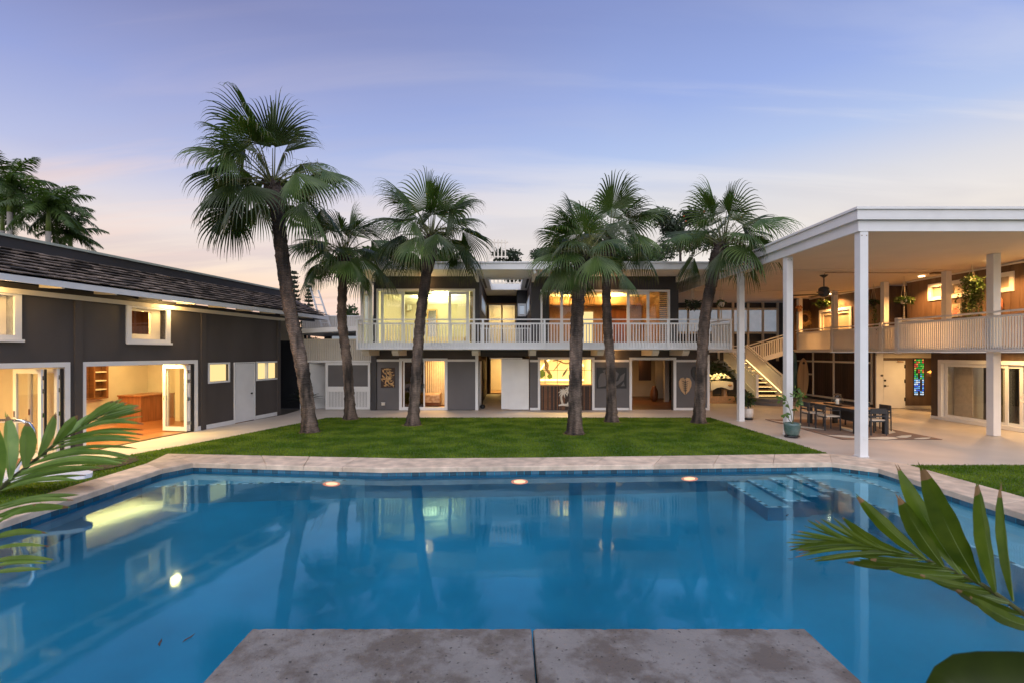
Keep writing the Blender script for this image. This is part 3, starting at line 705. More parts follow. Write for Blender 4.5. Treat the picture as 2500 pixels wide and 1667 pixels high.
    # planks of the floor near the threshold
    for k_ in range(14):
        MB().box(.18, 6.15, .2 + k_ * .3, .2 + k_ * .3 + .296, .0125, .019).build("plank", "wood", t)
        MB().box(-7.4, .03, .2 + k_ * .3, .2 + k_ * .3 + .296, .0125, .019).build("plank", "wood", t)
    # back room furniture: niche bookshelf, counter, column
    b = MB().box(3.55, 3.62, 4.3, 4.6, .9, 2.2).box(4.33, 4.4, 4.3, 4.6, .9, 2.2).box(3.62, 4.33, 4.52, 4.6, .9, 2.2).box(3.62, 4.33, 4.3, 4.52, .9, .95).build("bookcase", "shelfwood", t)
    for z in (1.2, 1.5, 1.8, 2.15): MB().box(3.95, 4.33, 4.3, 4.52, z, z + .04).build("shelf", "cream", b)
    MB().box(3.90, 3.95, 4.3, 4.52, .95, 2.2).build("divider", "shelfwood", b)
    MB().box(4.75, 6.1, 3.35, 4.3, .02, .92).build("counter", "panelwood", t); MB().box(4.70, 6.1, 3.28, 4.3, .921, .97).build("counter_top", "panelwood", t)
    MB().box(5.3, 5.52, 2.3, 2.5, .02, 2.55).build("column", "cream", t); MB().box(5.52, 6.2, 2.3, 2.42, .02, 2.55).build("partition", "cream", t)
    for x, y, p in ((1.4, .60, 130), (2.9, .62, 110), (-2.6, .60, 110), (-4.6, .60, 110)):
        W = Matrix.Rotation(ang, 4, "Z") @ Vector((x, y, 2.52)) + Vector((-12.65 + .18 * LY0, LY0, 0)); lamp("AREA", W, p * 1.0, (1, .71, .27), .5)
    for x, y, p in ((2.9, 3.3, 240), (-3.4, 3.2, 220)):  # added unseen up-facing fills that brighten the rooms off their ceilings
        W = Matrix.Rotation(ang, 4, "Z") @ Vector((x, y, 2.28)) + Vector((-12.65 + .18 * LY0, LY0, 0)); lo = lamp("AREA", W, p, (1, .71, .27), (4.4, 1.5)); lo.rotation_euler = (math.pi, 0, ang)
    W = lambda x, y, z: Matrix.Rotation(ang, 4, "Z") @ Vector((x, y, z)) + Vector((-12.65 + .18 * LY0, LY0, 0))
    for x in ((w1[0] + w1[1]) / 2, (w0[0] + w0[1]) / 2): lamp("AREA", W(x, .48, 3.85), 55, (1, .66, .25), .35)
    for x, p in ((2.45, 46), (-2.0, 50)): lamp("POINT", W(x, -.36, 3.80), p, (1, .62, .22), .13)
    # roof: soffit, gutter board, rafters, shingle slope, dark upstand, cap
    ov = -.64; xr = 10.15
    z0, y0 = 4.06, ov; z1, y1 = 4.86, .95
    rf = MB().xprism([(y0, z0 - .03), (y1, z1 - .03), (y1, z1 - .10), (y0, z0 - .10)], -7.6, xr).build("roof", "dark", t)
    MB().box(-7.6, xr + .02, ov - .03, ov, 3.93, 4.07).build("gutter_board", "white", t)
    MB().box(-7.6, xe + .15, -.12, -.052, 3.74, 3.85).build("eave_beam", "cream", t)
    MB().box(-7.6, xr, .0, .16, 3.862, 3.934).build("wall_plate", "dark", t)
    x = -6.9
    while x < xr:
        MB().bar((x, ov + .002, 3.985), (x + .0, -.004, 4.02), .06, .16).build("rafter", "cream", t); x += 1.22
    MB().box(-7.6, xr - .9, y1 - .03, y1 + .02, z1 - .02, 5.14).build("upstand", "dark", t)
    MB().box(-7.6, xr - .85, y1 - .08, y1 + .10, 5.14, 5.20).build("roof_cap", "metalcap", t)
    MB().box(-7.6, xr - .9, y1 + .1, 5.5, 5.0, 5.12).build("flat_roof", "dark", t)
    MB().box(-7.6, xr - .05, .02, y1 - .04, 3.935, 3.975).build("soffit_board", "dark", t)
    MB().xprism([(y0, z0 - .1), (y1, z1 - .1), (y1, 3.94), (y0, 3.94)], xr - .04, xr - .005).build("gable_board", "dark", t)
    rows = 8; sl = Vector((0, y1 - y0, z1 - z0)); L_ = sl.length; sl.normalize(); nr = Vector((0, -sl.z, sl.y)); n_part = 0
    rest = MB(); allsh = []
    for r in range(rows):
        x = -7.5 + R.uniform(0, .1); top = xr - r * .085
        while x < top:
            w = R.uniform(.13, .30); allsh.append((x, r, w)); x += w + .006
    allsh.sort(key=lambda s_: abs(s_[0] + .5) if s_[0] > -2.2 else 99)
    for i, (x, r, w) in enumerate(allsh):
        a = r * L_ / rows - .03; ln = L_ / rows + .10 + R.uniform(-.02, .02); th = R.uniform(.016, .030)
        c = Vector((x + w / 2, y0, z0)) + sl * (a + ln / 2) + nr * (.036 + R.uniform(0, .012))
        tilt = .40 + R.uniform(-.05, .06); ay = (sl - nr * tilt * .55).normalized(); an = (nr + sl * tilt * .55).normalized()
        mb = rest if i >= 300 else MB()
        mb.obox(c + nr * .012, (w / 2, 0, R.uniform(-.004, .004)), ay * ln / 2, an * th / 2)
        if i < 300: mb.build("shingle", "shingle", rf)
    o = rest.build("shingle", "shingle", rf); o["kind"] = "stuff"
    # hip at the far end
    MB().add([(xr, y0, z0 - .09), (xr, y0, z0 - .02), (xr - .85, y1, z1 - .02), (xr - .85, y1, z1 - .1), (xr + .02, 3.0, z0 - .09), (xr + .02, 3.0, z0 - .02)], [(0, 1, 2, 3), (0, 4, 5, 1), (1, 5, 2)]).build("hip", "shingle", rf)
    return W
LW = pool_house()

# ------------------------------------------------------------------ breezeway between pool house and main house
def breezeway():
    Y = 20.95; t = thing("breezeway", "low cream breezeway with ribbed siding and slatted gate between the two houses", "passage", (-7.3, Y, 0)); P = Pl("X", Y)
    x = lambda u: UX(u, Y); z = lambda v: VZ(v, Y)
    # ribbed panel
    MB().box(x(738), x(906), Y + .03, Y + .12, 2.15, z(829.6)).build("siding_back", "cream", t)
    a = x(738)
    while a < x(905):
        MB().box(a, a + .062, Y - .01, Y + .029, 2.15, z(830)).build("rib", "plank_white", t); a += .098
    MB().box(x(736), x(907), Y - .03, Y + .13, z(830), z(827.5)).build("siding_cap", "cream", t)
    MB().box(x(733), x(907), Y - .03, Y + .12, 2.06, 2.147).build("header", "white", t)
    # fixed gate panel with two dark screens over slats
    g0, g1 = x(795), x(904)
    P.frame("gate_frame", "white", t, g0, g1, .03, 2.05, .10, -.02, .05, True, ((g0 + g1) / 2,), .07)
    P.box(m := MB(), g0 + .1, g1 - .1, -.015, .045, .88, 1.02); m.build("mid_rail", "white", t)
    for a, b in ((g0 + .1, (g0 + g1) / 2 - .035), ((g0 + g1) / 2 + .035, g1 - .1)):
        P.pane("slate", t, a, b, 1.02, 1.95, .02, .01, "screen")
        P.box(m := MB(), a, b, .04, .05, .13, .88); m.build("slat_backing", "dark", t)
        k = 13
        for i in range(k):
            c = a + (b - a) * (i + .5) / k
            P.box(m := MB(), c - .022, c + .022, -.005, .02, .13, .80); m.build("slat", "white", t)
        P.box(m := MB(), a, b, -.01, .03, .80, .88); m.build("lower_rail", "white", t)
    # open door leaf at the left, dark passage behind
    MB().obox((x(768) , Y + .35, 1.03), (.24, .30, 0), (.02, -.016, 0), (0, 0, 1.0)).build("gate_door", "white", t)
    MB().obox((x(767.5), Y + .33, 1.45), (.17, .21, 0), (.014, -.011, 0), (0, 0, .48)).build("gate_screen", "slate", t)
    MB().box(x(733), x(738), Y - .02, Y + .1, 0, 2.06).build("gate_post", "white", t)
    MB().box(-9.3, -5.95, 24.4, 24.5, 0, 3.3).build("rear_wall", "dark", t)
    MB().box(x(776), x(795), Y + .9, Y + .95, 0, 2.05).build("inner_door", "dark", t)
    MB().box(-10.7, x(733), Y + .6, Y + .7, 0, 3.255).build("side_wall", "night", t); MB().box(-10.7, -9.351, Y + .1, Y + .2, 3.0, 4.0).build("end_infill", "cream", t)
    # roof slab with fascia and corrugated parapet behind
    MB().add([(-9.35, 20.45, 3.26), (-5.99, 20.45, 3.42), (-5.99, 26, 3.42), (-9.35, 26, 3.26), (-9.35, 20.45, 3.44), (-5.99, 20.45, 3.62), (-5.99, 26, 3.62), (-9.35, 26, 3.44)],
             [(3, 2, 1, 0), (4, 5, 6, 7), (0, 1, 5, 4), (1, 2, 6, 5), (2, 3, 7, 6), (3, 0, 4, 7)]).build("roof", "white", t)
    MB().box(-9.3, x(742), 20.5, 20.95, 3.02, 3.255).build("eave_box", "cream", t)
    MB().box(x(800), x(906), Y + .5, Y + .55, 3.03, 3.2).build("clerestory", "frost", t)
    MB().box(-9.6, -5.99, 22.55, 22.6, 3.55, 4.15).build("parapet_back", "white", t)
    a = -9.6
    while a < -6.0:
        MB().box(a, a + .05, 22.50, 22.549, 3.5, 4.15).build("parapet_rib", "plank_white", t); a += .085
    MB().box(-9.6, -5.99, 22.49, 22.61, 4.15, 4.19).build("parapet_cap", "white", t)
    # ladder against the roof end
    l = thing("roof_ladder", "white wooden ladder leaning on the end of the shake roof", "ladder", (-8.7, 21.9, 3.6))
    A = lambda u, v: at(u, v, 22.1)
    s0, s1, e0, e1 = A(758, 704), A(786, 798), A(777, 709), A(806, 797)
    MB().bar(s0, s1, .05, .10, (0, 1, 0)).build("stile", "white", l); MB().bar(e0, e1, .05, .10, (0, 1, 0)).build("stile", "white", l)
    for q in (.22, .42, .62, .90):
        MB().bar(s0.lerp(s1, q), e0.lerp(e1, q), .05, .04).build("rung", "white", l)
    p = thing("dark_fern", "dark leafy fern standing in the shaded passage beside the pool house", "fern", (-8.75, 20.9, 0))
    m = MB()
    for i in range(26):
        az = R.uniform(0, 6.28); el = R.uniform(.3, 1.4); pts = []; c = Vector((-8.7, 20.7, .35)); d = Vector((math.cos(az) * math.cos(el), math.sin(az) * math.cos(el) * .4, math.sin(el)))
        for k in range(6): pts.append(c.copy()); c += d * .17; d = (d + Vector((0, 0, -.16))).normalized()
        m.leaf(pts, [.03, .12, .15, .13, .08, .01], d.cross(Vector((0, 0, 1))))
    m.build("leaves", "tree_dark", p); MB().tube([(-8.7, 20.7, 0), (-8.7, 20.7, .4)], .05).build("stem", "petiole", p)
breezeway()

# ------------------------------------------------------------------ main house
def main_house():
    Y = 20.9; t = thing("main_house", "two storey charcoal and white main house across the lawn", "house", (0, Y, 0)); P = Pl("X", Y)
    x = lambda u: UX(u, Y); z = lambda v: VZ(v, Y)
    XL, XR = x(906.7), x(1731)
    sl = (x(982), x(1086), .02, z(877)); hall = (x(1168), x(1293), -.1, 2.33); bar = (x(1319), x(1444), -.1, z(877)); lob = (x(1542), x(1642), -.1, z(878))
    P.wall("lower_wall", "grey", t, XL, XR, 0, 2.58, (sl, hall, bar, lob), .2)
    MB().box(XL, XL + .2, Y + .2, 30, 0, 2.58).build("side_wall", "grey", t); MB().box(XR - .2, XR, Y + .2, 30, 0, 2.58).build("side_wall", "grey", t)
    # board panels, rail band, skirting, posts
    for a, b in ((921, 975), (1093, 1160)):
        P.box(m := MB(), x(a), x(b), -.03, -.003, .03, z(882.5)); m.build("wall_panel", "slate", t)
        P.box(m := MB(), x(a) - .02, x(b), -.05, -.003, z(882), z(876.5)); m.build("rail_band", "white", t)
    for a, b in ((1293.7, 1313), (1451, 1535), (1650, 1725)):
        P.box(m := MB(), x(a), x(b), -.03, -.003, .115, z(883.5)); m.build("wall_panel", "slate", t)
        P.box(m := MB(), x(a), x(b), -.05, -.003, z(883), z(877.5)); m.build("rail_band", "white", t)
        P.box(m := MB(), x(a), x(b), -.05, -.003, .012, .11); m.build("skirting", "white", t)
    P.box(m := MB(), x(907), x(920), -.08, -.003, 0, 2.58); m.build("corner_post", "dark", t)
    for a, b in ((1160.5, 1168), (1725.5, 1731)):
        P.box(m := MB(), x(a), x(b), -.07, -.003, .012, 2.40); m.build("corner_post", "white", t)
    # sliding bedroom door
    f = P.frame("sliding_door_frame", "white", t, x(975), x(1092.7), .012, z(874), .12, -.06, .12, True)
    q = P.frame("sliding_door", "white", t, x(984), x(1037), .08, z(880), .06, .02, .06)
    P.pane("darkglass", q, x(984) + .06, x(1037) - .06, .14, z(880) - .06, .035)
    P.box(m := MB(), x(1037) - .045, x(1037) - .02, -.01, .02, .95, 1.15); m.build("handle", "black", q)
    # bar and lobby casings
    P.frame("opening_frame", "white", t, x(1313), x(1451), .012, z(871.5), .10, -.06, .16, False)
    P.frame("opening_frame", "white", t, x(1536), x(1650), .012, z(872), .11, -.06, .16, False)
    # hall: sliding barn doors, side walls, far lit door
    hd = P.box(m := MB(), x(1224), x(1243.5), -.10, -.06, .06, z(876)) and m.build("barn_door", "white", t)
    d = MB(); P.box(d, x(1243), x(1291), -.055, -.015, .04, z(876)); d = d.build("barn_door", "white", t)
    for za, zb in ((.22, .95), (1.07, z(882))):
        e = P.frame("door_panel", "white", d, x(1247), x(1288), za, zb, .035, -.066, -.0555)
    P.box(m := MB(), x(1196), x(1275), -.12, -.08, z(875.5), z(872.5)); m.build("door_rail", "white", t)
    MB().box(x(1168) - .1, x(1168), Y + .2, 29.2, 0, 2.58).build("hall_wall", "brown", t); MB().box(x(1168) + .003, x(1168) + .06, Y + .6, Y + 1.5, .02, 2.1).build("hall_door", "white", t)
    MB().box(x(1168) + .003, x(1168) + .06, Y + 1.9, Y + 2.8, .02, 2.1).build("hall_door", "dark", t)
    MB().box(x(1293), x(1293) + .08, Y + .2, 29.2, 0, 2.58).build("hall_wall", "brown", t)
    hx0, hx1 = UX(1198, 29.2), UX(1226, 29.2)
    Q = Pl("X", 29.2); Q.wall("hall_end", "brown", t, x(1168), x(1293), 0, 2.58, ((hx0, hx1, .02, 2.15),), .1); Q.frame("hall_door_frame", "oak", t, hx0 - .06, hx1 + .06, .012, 2.22, .06, -.04, .06)
    room(t, hx0 - .5, hx1 + 1, 29.31, 32, .012, 2.5, "cream", "oak", "cream"); lamp("AREA", (0, 30.6, 2.45), 90, (1, .68, .25), .8)
    MB().box(x(1168), x(1293), Y + 1.3, Y + 1.36, 2.33, 2.58).build("hall_beam", "brown", t)
    MB().box(x(1168), x(1293), Y + 1.37, 29.2, 2.42, 2.46).build("hall_ceiling", "brown", t)
    # bedroom with curtain
    room(t, XL + .25, x(1160), Y + .2, 25.5, .012, 2.5, "cream", "oak", "cream", name="bedroom")
    cu = MB(); n = 60; a, b = UX(1040, 23.0), UX(1100, 23.0)
    cv = [(a + (b - a) * i / n, 22.6 + .05 * math.sin(i * 1.25), zz) for zz in (.05, 2.3) for i in range(n + 1)]
    cu.add(cv, [(i, i + 1, n + 2 + i, n + 1 + i) for i in range(n)]); cu.build("curtain", "fabric", t, True)
    lamp("AREA", (-3.0, 21.6, 2.45), 95, (1, .60, .22), .5)
    # bar room
    room(t, x(1313), x(1446), Y + .2, 23.4, .012, 2.5, "cream", "oak", "cream", name="bar_room")
    # backlit arch on the back wall of the bar (glowing rim, plain leaf shapes)
    B = 23.3; bx = lambda u: UX(u, B); bz = lambda v: VZ(v, B)
    arch = [(bx(1318), bz(926))]
    for i in range(23):
        a = math.pi * (1 - i / 22); arch.append((bx(1375) + (bx(1433) - bx(1375)) * math.cos(a), bz(926) + (bz(868) - bz(926)) * math.sin(a)))
    mu = MB().vprism(arch, B - .05, B - .001).build("arch_panel", "cream", t)
    big = [(bx(1375) + (p[0] - bx(1375)) * 1.05, bz(926) + (p[1] - bz(926)) * 1.06) for p in arch]
    MB().vprism(big, B + .002, B + .03).build("arch_glow", "led", mu)
    MB().box(bx(1316), bx(1435), B - .07, B - .051, bz(928), bz(924.5)).build("glow_strip", "led", mu)
    for (px, pz, ln, an, w, mm) in ((1338, 900, .55, 1.9, .2, "brown"), (1345, 915, .5, 2.2, .14, "brown"), (1372, 918, .5, 1.0, .10, "dark"), (1392, 915, .45, .8, .09, "dark"), (1350, 905, .8, .9, .06, "steel"), (1322, 922, .45, 1.5, .34, "pot_leaf"), (1341, 924, .3, 1.4, .26, "pot_leaf"), (1405, 885, .5, 2.6, .10, "steel")):
        c = Vector((bx(px), B - .1, bz(pz))); dd = Vector((math.cos(an), 0, math.sin(an)))
        MB().leaf([c, c + dd * ln * .33, c + dd * ln * .66, c + dd * ln], [.02, w, w * .8, .01], Vector((-dd.z, 0, dd.x))).build("leaf_shape", mm, mu)
    MB().tube([Vector((bx(1350), B - .1, bz(880))) + Vector((k * .16, 0, .05 * math.sin(k * 1.3) - .02 * k)) for k in range(6)], .025, 5).build("branch_shape", "brown", mu)
    # window grid at the counter
    g = MB(); 
    for u in (1331, 1361, 1391.5, 1421.5): P.box(g, x(u) - .009, x(u) + .009, .06, .075, 1.10, z(877))
    P.box(g, x(1319), x(1444), .058, .077, z(903.5), z(902.5)); g.build("window_grid", "black", t)
    # counter front of vertical slats
    cf = MB().prism([(x(1319), Y + .14), (x(1444), Y + .14)] + [(x(1444) - (x(1444) - x(1319)) * i / 14, Y - .02 - .08 * math.sin(math.pi * i / 14)) for i in range(15)], .012, 1.06).build("bar_front", "darkwood", t)
    MB().prism([(x(1319), Y + .5), (x(1444), Y + .5)] + [(x(1444) - (x(1444) - x(1319)) * i / 14, Y - .05 - .14 * math.sin(math.pi * i / 14)) for i in range(15)], 1.062, 1.12).build("bar_top", "oak", cf)
    n = 44
    for i in range(n):
        s = (i + .5) / n; a = x(1319) + (x(1444) - x(1319)) * s; yy = Y - .022 - .08 * math.sin(math.pi * s)
        MB().box(a - .0195, a + .0195, yy - R.uniform(.012, .026), yy - .002, .016, 1.058).build("slat", "shelfwood" if R.random() < .3 else "darkwood", cf)
    # carved twin palm relief on the bar front
    em = thing("palm_carving", "pale carved twin palm relief on the dark wooden bar front", "wall carving", (x(1376), Y - .14, .3))
    yy = Y - .15; m = MB()
    ex, ez = (lambda u: x(u)), (lambda v: z(v))
    for pts in ([(1373, 986), (1370, 975), (1369, 966), (1374, 956)], [(1384, 986), (1390, 976), (1391, 966), (1387, 951)]):
        m.tube([(ex(u), yy, ez(v)) for u, v in pts], [.05, .045, .04, .03], 8)
    m.build("trunk_relief", "cream", em)
    for (cu_, cv_) in ((1374, 956), (1387, 951)):
        for k in range(9):
            a = k * 2 * math.pi / 9 + .2; c = Vector((ex(cu_), yy - .02, ez(cv_))); dd = Vector((math.cos(a), 0, math.sin(a))); l = .22
            MB().leaf([c, c + dd * l * .5 + Vector((0, -.01, .02)), c + dd * l + Vector((0, 0, -.05))], [.03, .06, .01], Vector((-dd.z, 0, dd.x))).build("leaf_relief", "cream", em)
    m = MB().tube([(ex(1363), yy, ez(988)), (ex(1372), yy, ez(986)), (ex(1383), yy, ez(987)), (ex(1394), yy, ez(989))], [.03, .055, .055, .03], 8).build("mound_relief", "cream", em)
    lamp("AREA", (x(1380), 21.6, 2.46), 190, (1, .66, .22), .6)
    # lobby
    room(t, x(1451), XR - .2, Y + .2, 27.5, .012, 2.5, "cream", "shelfwood", "brown", name="lobby")
    MB().box(UX(1560, 25), UX(1590, 25), 25.0, 25.05, 1.05, 2.1).build("dark_picture", "darkwood", t)
    MB().box(UX(1622, 24.3), UX(1634, 24.3), 24.3, 24.4, 0.02, 2.5).build("partition_post", "cream", t); MB().box(UX(1634, 25.5), UX(1660, 25.5), 25.5, 25.55, .02, 2.5).build("inner_screen", "darkwood", t)
    MB().box(UX(1600, 26.2), UX(1620, 26.2), 26.2, 26.26, 0.02, 2.5).build("inner_wall", "cream", t)
    lamp("AREA", (6.4, 24.6, 2.45), 34, (1, .50, .16), .5)
    # upper walls
    UL, UR, RL, RR = x(911.5), x(1170.5), x(1297), x(1656.7); zc = 5.755
    lw = (x(923), x(1156), 2.78, z(710)); rw = (x(1323), x(1632), 2.78, z(711))
    P.wall("upper_wall", "dark", t, UL, UR, 2.752, zc, (lw,), .2); P.wall("upper_wall", "dark", t, RL, RR, 2.752, zc, (rw,), .2)
    MB().box(UL, UL + .15, Y + .2, 28.4, 2.752, zc).build("side_wall", "dark", t); MB().box(RR - .15, RR, Y + .2, 28.4, 2.752, zc).build("side_wall", "brown", t)
    MB().box(UR - .12, UR, Y + .2, 28.5, 2.752, zc).build("light_well_wall", "brown", t); MB().box(RL, RL + .12, Y + .2, 28.5, 2.752, zc).build("light_well_wall", "brown", t)
    for side, xw in ((-1, UR), (1, RL)):
        W = Pl("Y", xw if side < 0 else xw - .03)
        f = W.frame("window", "white", t, 22.3, 26.0, 4.42, 5.12, .1, 0, .03, True, (23.5, 24.7), .08); W.pane("frost", f, 22.4, 25.9, 4.52, 5.02, .01, .01)
    # light well back: glazed door with blind, side box with small window
    Q = Pl("X", 28.0); qx = lambda u: UX(u, 28.0)
    Q.wall("light_well_end", "dark", t, UR, RL, 2.752, zc, ((qx(1194), qx(1257), 2.8, 5.22),), .1)
    f = Q.frame("glazed_door", "oak", t, qx(1190), qx(1261), 2.76, 5.32, .09, -.04, .1, True, (qx(1225.5),), .09)
    Q.pane("glass", f, qx(1194), qx(1257), 2.85, 5.2, .03)
    for i in range(22):
        zz = 3.6 + i * .07
        MB().box(qx(1198), qx(1254), 28.25, 28.29, zz, zz + .012).build("blind_slat", "cream", f)
    MB().box(qx(1190), qx(1262), 30.5, 30.6, 2.76, zc).build("rear_wall", "cream", t); lamp("AREA", (qx(1225), 29.4, 5.5), 90, (1, .72, .26), .5)
    MB().box(UX(1262, 25.6), RL - .003, 25.6, 27.9, 2.752, zc).build("closet_wall", "dark", t)
    S = Pl("X", 25.6); f = S.frame("window", "white", t, UX(1264, 25.6), UX(1284, 25.6), VZ(773, 25.6), VZ(742, 25.6), .09, -.04, -.003); S.pane("frost", f, UX(1268, 25.6), UX(1280, 25.6), VZ(768, 25.6), VZ(747, 25.6), -.02, .01)
    MB().box(UR, RL, Y + .2, 28, 2.60, 2.748).build("light_well_floor", "cream", t)
    # upper sliding doors
    f = P.frame("sliding_door_frame", "white", t, x(919.5), x(1159.7), 2.755, z(706), .09, -.05, .12)
    for a, b, gm in ((929, 987, "glass"), (1094, 1145, "glass")):
        q = P.frame("sliding_door", "white", t, x(a), x(b), 2.85, z(712), .13, .03, .08); P.pane(gm, q, x(a) + .13, x(b) - .13, 2.98, z(712) - .13, .05)
    P.pane("darkglass", f, x(1147), x(1156), 2.85, z(712), .05)
    f = P.frame("sliding_door_frame", "white", t, x(1319.6), x(1635), 2.755, z(708.4), .08, -.05, .12)
    for a, b in ((1368, 1424), (1531, 1586)):
        q = P.frame("sliding_door", "white", t, x(a), x(b), 2.83, z(713), .12, .03, .08); P.pane("glass", q, x(a) + .12, x(b) - .12, 2.95, z(713) - .12, .05)
    P.pane("glass", f, x(1325), x(1368), 2.83, z(713), .06); P.pane("glass", f, x(1586), x(1630), 2.83, z(713), .06)
    MB().box(x(1325), x(1342), Y + .09, Y + .12, 2.83, z(713)).build("shutter", "dark", t)
    for i in range(26):
        zz = 2.9 + i * .085; MB().box(x(1612), x(1630), Y + .09, Y + .13, zz, zz + .05).build("louvre", "slate", f)
    # upper rooms
    room(t, UL + .2, UR - .15, Y + .2, 26.0, 2.752, 5.45, "cream", "oak", "white", name="upper_room")
    r2 = (UL + .2, UR - .15)
    MB().box(UX(950, 25.9), UX(1075, 25.9), 23.6, 25.7, 5.28, 5.30).build("cove_tray", "white", t)
    MB().box(UX(1042, 25.8), UX(1067, 25.8), 25.9, 25.96, 3.0, VZ(755, 25.9)).build("mirror_frame", "oak", t)
    MB().box(UX(1045, 25.8), UX(1064, 25.8), 25.87, 25.899, 3.0, VZ(759, 25.9)).build("mirror", "chrome", t)
    MB().box(UX(993, 25.5), UX(1001, 25.5), 25.6, 25.95, 4.7, 5.0).build("air_conditioner", "white", t)
    MB().box(-4.9, -2.2, 23.8, 25.6, 2.76, 3.25).build("bed_base", "fabric", t)
    lamp("AREA", (-3.7, 24.6, 5.05), 540, (.94, .95, .42), 1.6, aim=(-3.7, 24.6, 9)); lamp("AREA", (-3.6, 21.28, 5.42), 120, (.96, .95, .42), .3)
    room(t, RL + .15, RR - .2, Y + .2, 26.0, 2.752, 5.45, "oak", "shelfwood", "cream", name="upper_room")
    MB().box(UX(1418, 25.9), UX(1448, 25.9), 25.9, 25.97, 2.77, VZ(762, 25.9)).build("lit_doorway", "warmglass", t)
    MB().box(UX(1492, 25.8), UX(1530, 25.8), 25.85, 25.95, 2.77, VZ(755, 25.8)).build("wood_door", "panelwood", t)
    MB().box(RL + .2, RR - .3, 25.5, 25.98, 4.95, 5.02).build("cove_ledge", "oak", t)
    lamp("AREA", (3.0, 25.2, 5.1), 120, (1, .68, .22), 1.0, aim=(3.0, 25.4, 8)); lamp("AREA", (5.5, 25.2, 5.1), 120, (1, .68, .22), 1.0, aim=(5.5, 25.4, 8)); lamp("AREA", (4.2, 21.28, 5.42), 70, (1, .62, .22), .3)
    # roof with light well hole
    XA, XB = -6.22, 8.18; hole = (-.88, .62, 21.5, 24.9)
    rm = MB()
    for c in cells(XA, XB, 19.12, 30, (hole,)): rm.box(c[0], c[1], c[2], c[3], 5.757, 6.0)
    rf = rm.build("roof", "white", t)
    MB().box(XA - .02, XB, 19.04, 19.118, 5.74, 5.99).build("fascia", "white", t); MB().box(XA - .04, XB, 19.0, 19.119, 5.992, 6.045).build("gutter", "white", t)
    MB().box(XA - .06, XA - .001, 19.12, 30, 5.74, 6.04).build("fascia", "white", t)
    k = MB()
    for c in cells(hole[0] - .06, hole[1] + .06, hole[2] - .06, hole[3] + .06, ((hole[0] + .001, hole[1] - .001, hole[2] + .001, hole[3] - .001),)): k.box(c[0], c[1], c[2], c[3], 5.70, 5.756)
    k.build("light_well_trim", "white", rf)
    for s in (hole[0] - .30, hole[1] + .20): MB().box(s, s + .1, 21.6, 24.6, 5.735, 5.756).build("slot_vent", "dark", rf)
    for u in (885, 1160, 1306, 1690):
        a = UX(u, 19.15); MB().xprism([(19.10, 5.60), (19.10, 5.735), (20.895, 5.735), (20.895, 5.50), (19.6, 5.50)], a - .05, a + .05).build("roof_beam", "white", t)
    # left corner posts and wing window
    MB().box(UX(881, 19.6), UX(889, 19.6), 19.55, 19.7, 2.752, 5.735).build("corner_post", "white", t); MB().box(UX(902, 20.7), UX(909, 20.7), 20.62, 20.75, 2.752, 5.735).build("corner_post", "white", t)
    W = Pl("Y", -6.02); f = W.frame("side_screen", "white", t, 19.71, 20.61, 2.752, 5.735, .06, .0, .06); W.box(m := MB(), 19.77, 20.55, .01, .05, 4.85, 4.93); m.build("screen_rail", "white", t); W.pane("frost", f, 19.77, 20.55, 2.82, 4.85, .02, .01)
    # balcony slab, carrying beams, railing
    BX0, BX1 = UX(870, 19), UX(1786, 19)
    MB().box(BX0 + .05, BX1, 19.06, 20.895, 2.60, 2.748).build("balcony_floor", "cream", t)
    MB().box(XL, XR, 20.905, 30, 2.582, 2.75).build("upper_floor", "cream", t)
    MB().box(UR, RL, 20.897, 20.904, 2.5, 2.74).build("floor_edge", "dark", t)
    for u in (898, 969, 1161, 1300, 1463, 1595, 1668):
        a = UX(u, 19.6); MB().xprism([(19.25, 2.50), (19.25, 2.595), (20.893, 2.595), (20.893, 2.36), (19.42, 2.36)], a - .13, a + .13).build("balcony_beam", "cream", t)
    MB().box(BX0 + .05, BX1 - .05, 19.035, 19.059, 2.595, 2.885).build("balcony_fascia", "white", t)
    rl = MB(); zt = VZ(779, 19); zm = VZ(788.5, 19); zb = VZ(852.5, 19)
    rl.box(BX0 - .03, BX1 + .03, 18.95, 19.05, zt - .045, zt); rl.box(BX0, BX1, 18.97, 19.03, zm - .06, zm - .0); rl.box(BX0, BX1, 18.97, 19.03, zb, zb + .05)
    ry = rl.build("balcony_railing", "white", t)
    for u in (873, 1179, 1329, 1404, 1630, 1783):
        a = UX(u, 19); MB().box(a - .04, a + .04, 18.94, 18.969, zb, zt - .046).build("post", "white", ry)
    bm = MB().box(-.018, .018, -.02, .02, 0, zm - .06 - zb - .05).mesh("baluster", "white"); n = 128
    for i in range(n):
        a = BX0 + .06 + (BX1 - BX0 - .12) * i / (n - 1); put("baluster", bm, ry, (a, 19.0, zb + .05))
    er = MB().box(BX1 - .03, BX1 + .03, 19.06, 20.9, zt - .045, zt).box(BX1 - .02, BX1 + .02, 19.06, 20.9, zm - .06, zm).box(BX1 - .02, BX1 + .02, 19.06, 20.9, zb, zb + .05).build("end_rail", "white", ry)
    er = MB().box(BX0 - .03, BX0 + .03, 19.06, 20.9, zt - .045, zt).box(BX0 - .02, BX0 + .02, 19.06, 20.9, zm - .06, zm).box(BX0 - .02, BX0 + .02, 19.06, 20.9, zb, zb + .05).build("end_rail", "white", ry)
    for i in range(15):
        for a in (BX0, BX1): put("baluster", bm, ry, (a, 19.16 + i * .118, zb + .05))
    # inner gallery railing of the light well
    wr = MB().box(UR + .02, RL - .02, 20.96, 21.02, 3.66, 3.71).box(UR + .02, RL - .02, 20.97, 21.01, 3.50, 3.54).box(UR + .02, RL - .02, 20.97, 21.01, 2.78, 2.82).build("gallery_railing", "white", t)
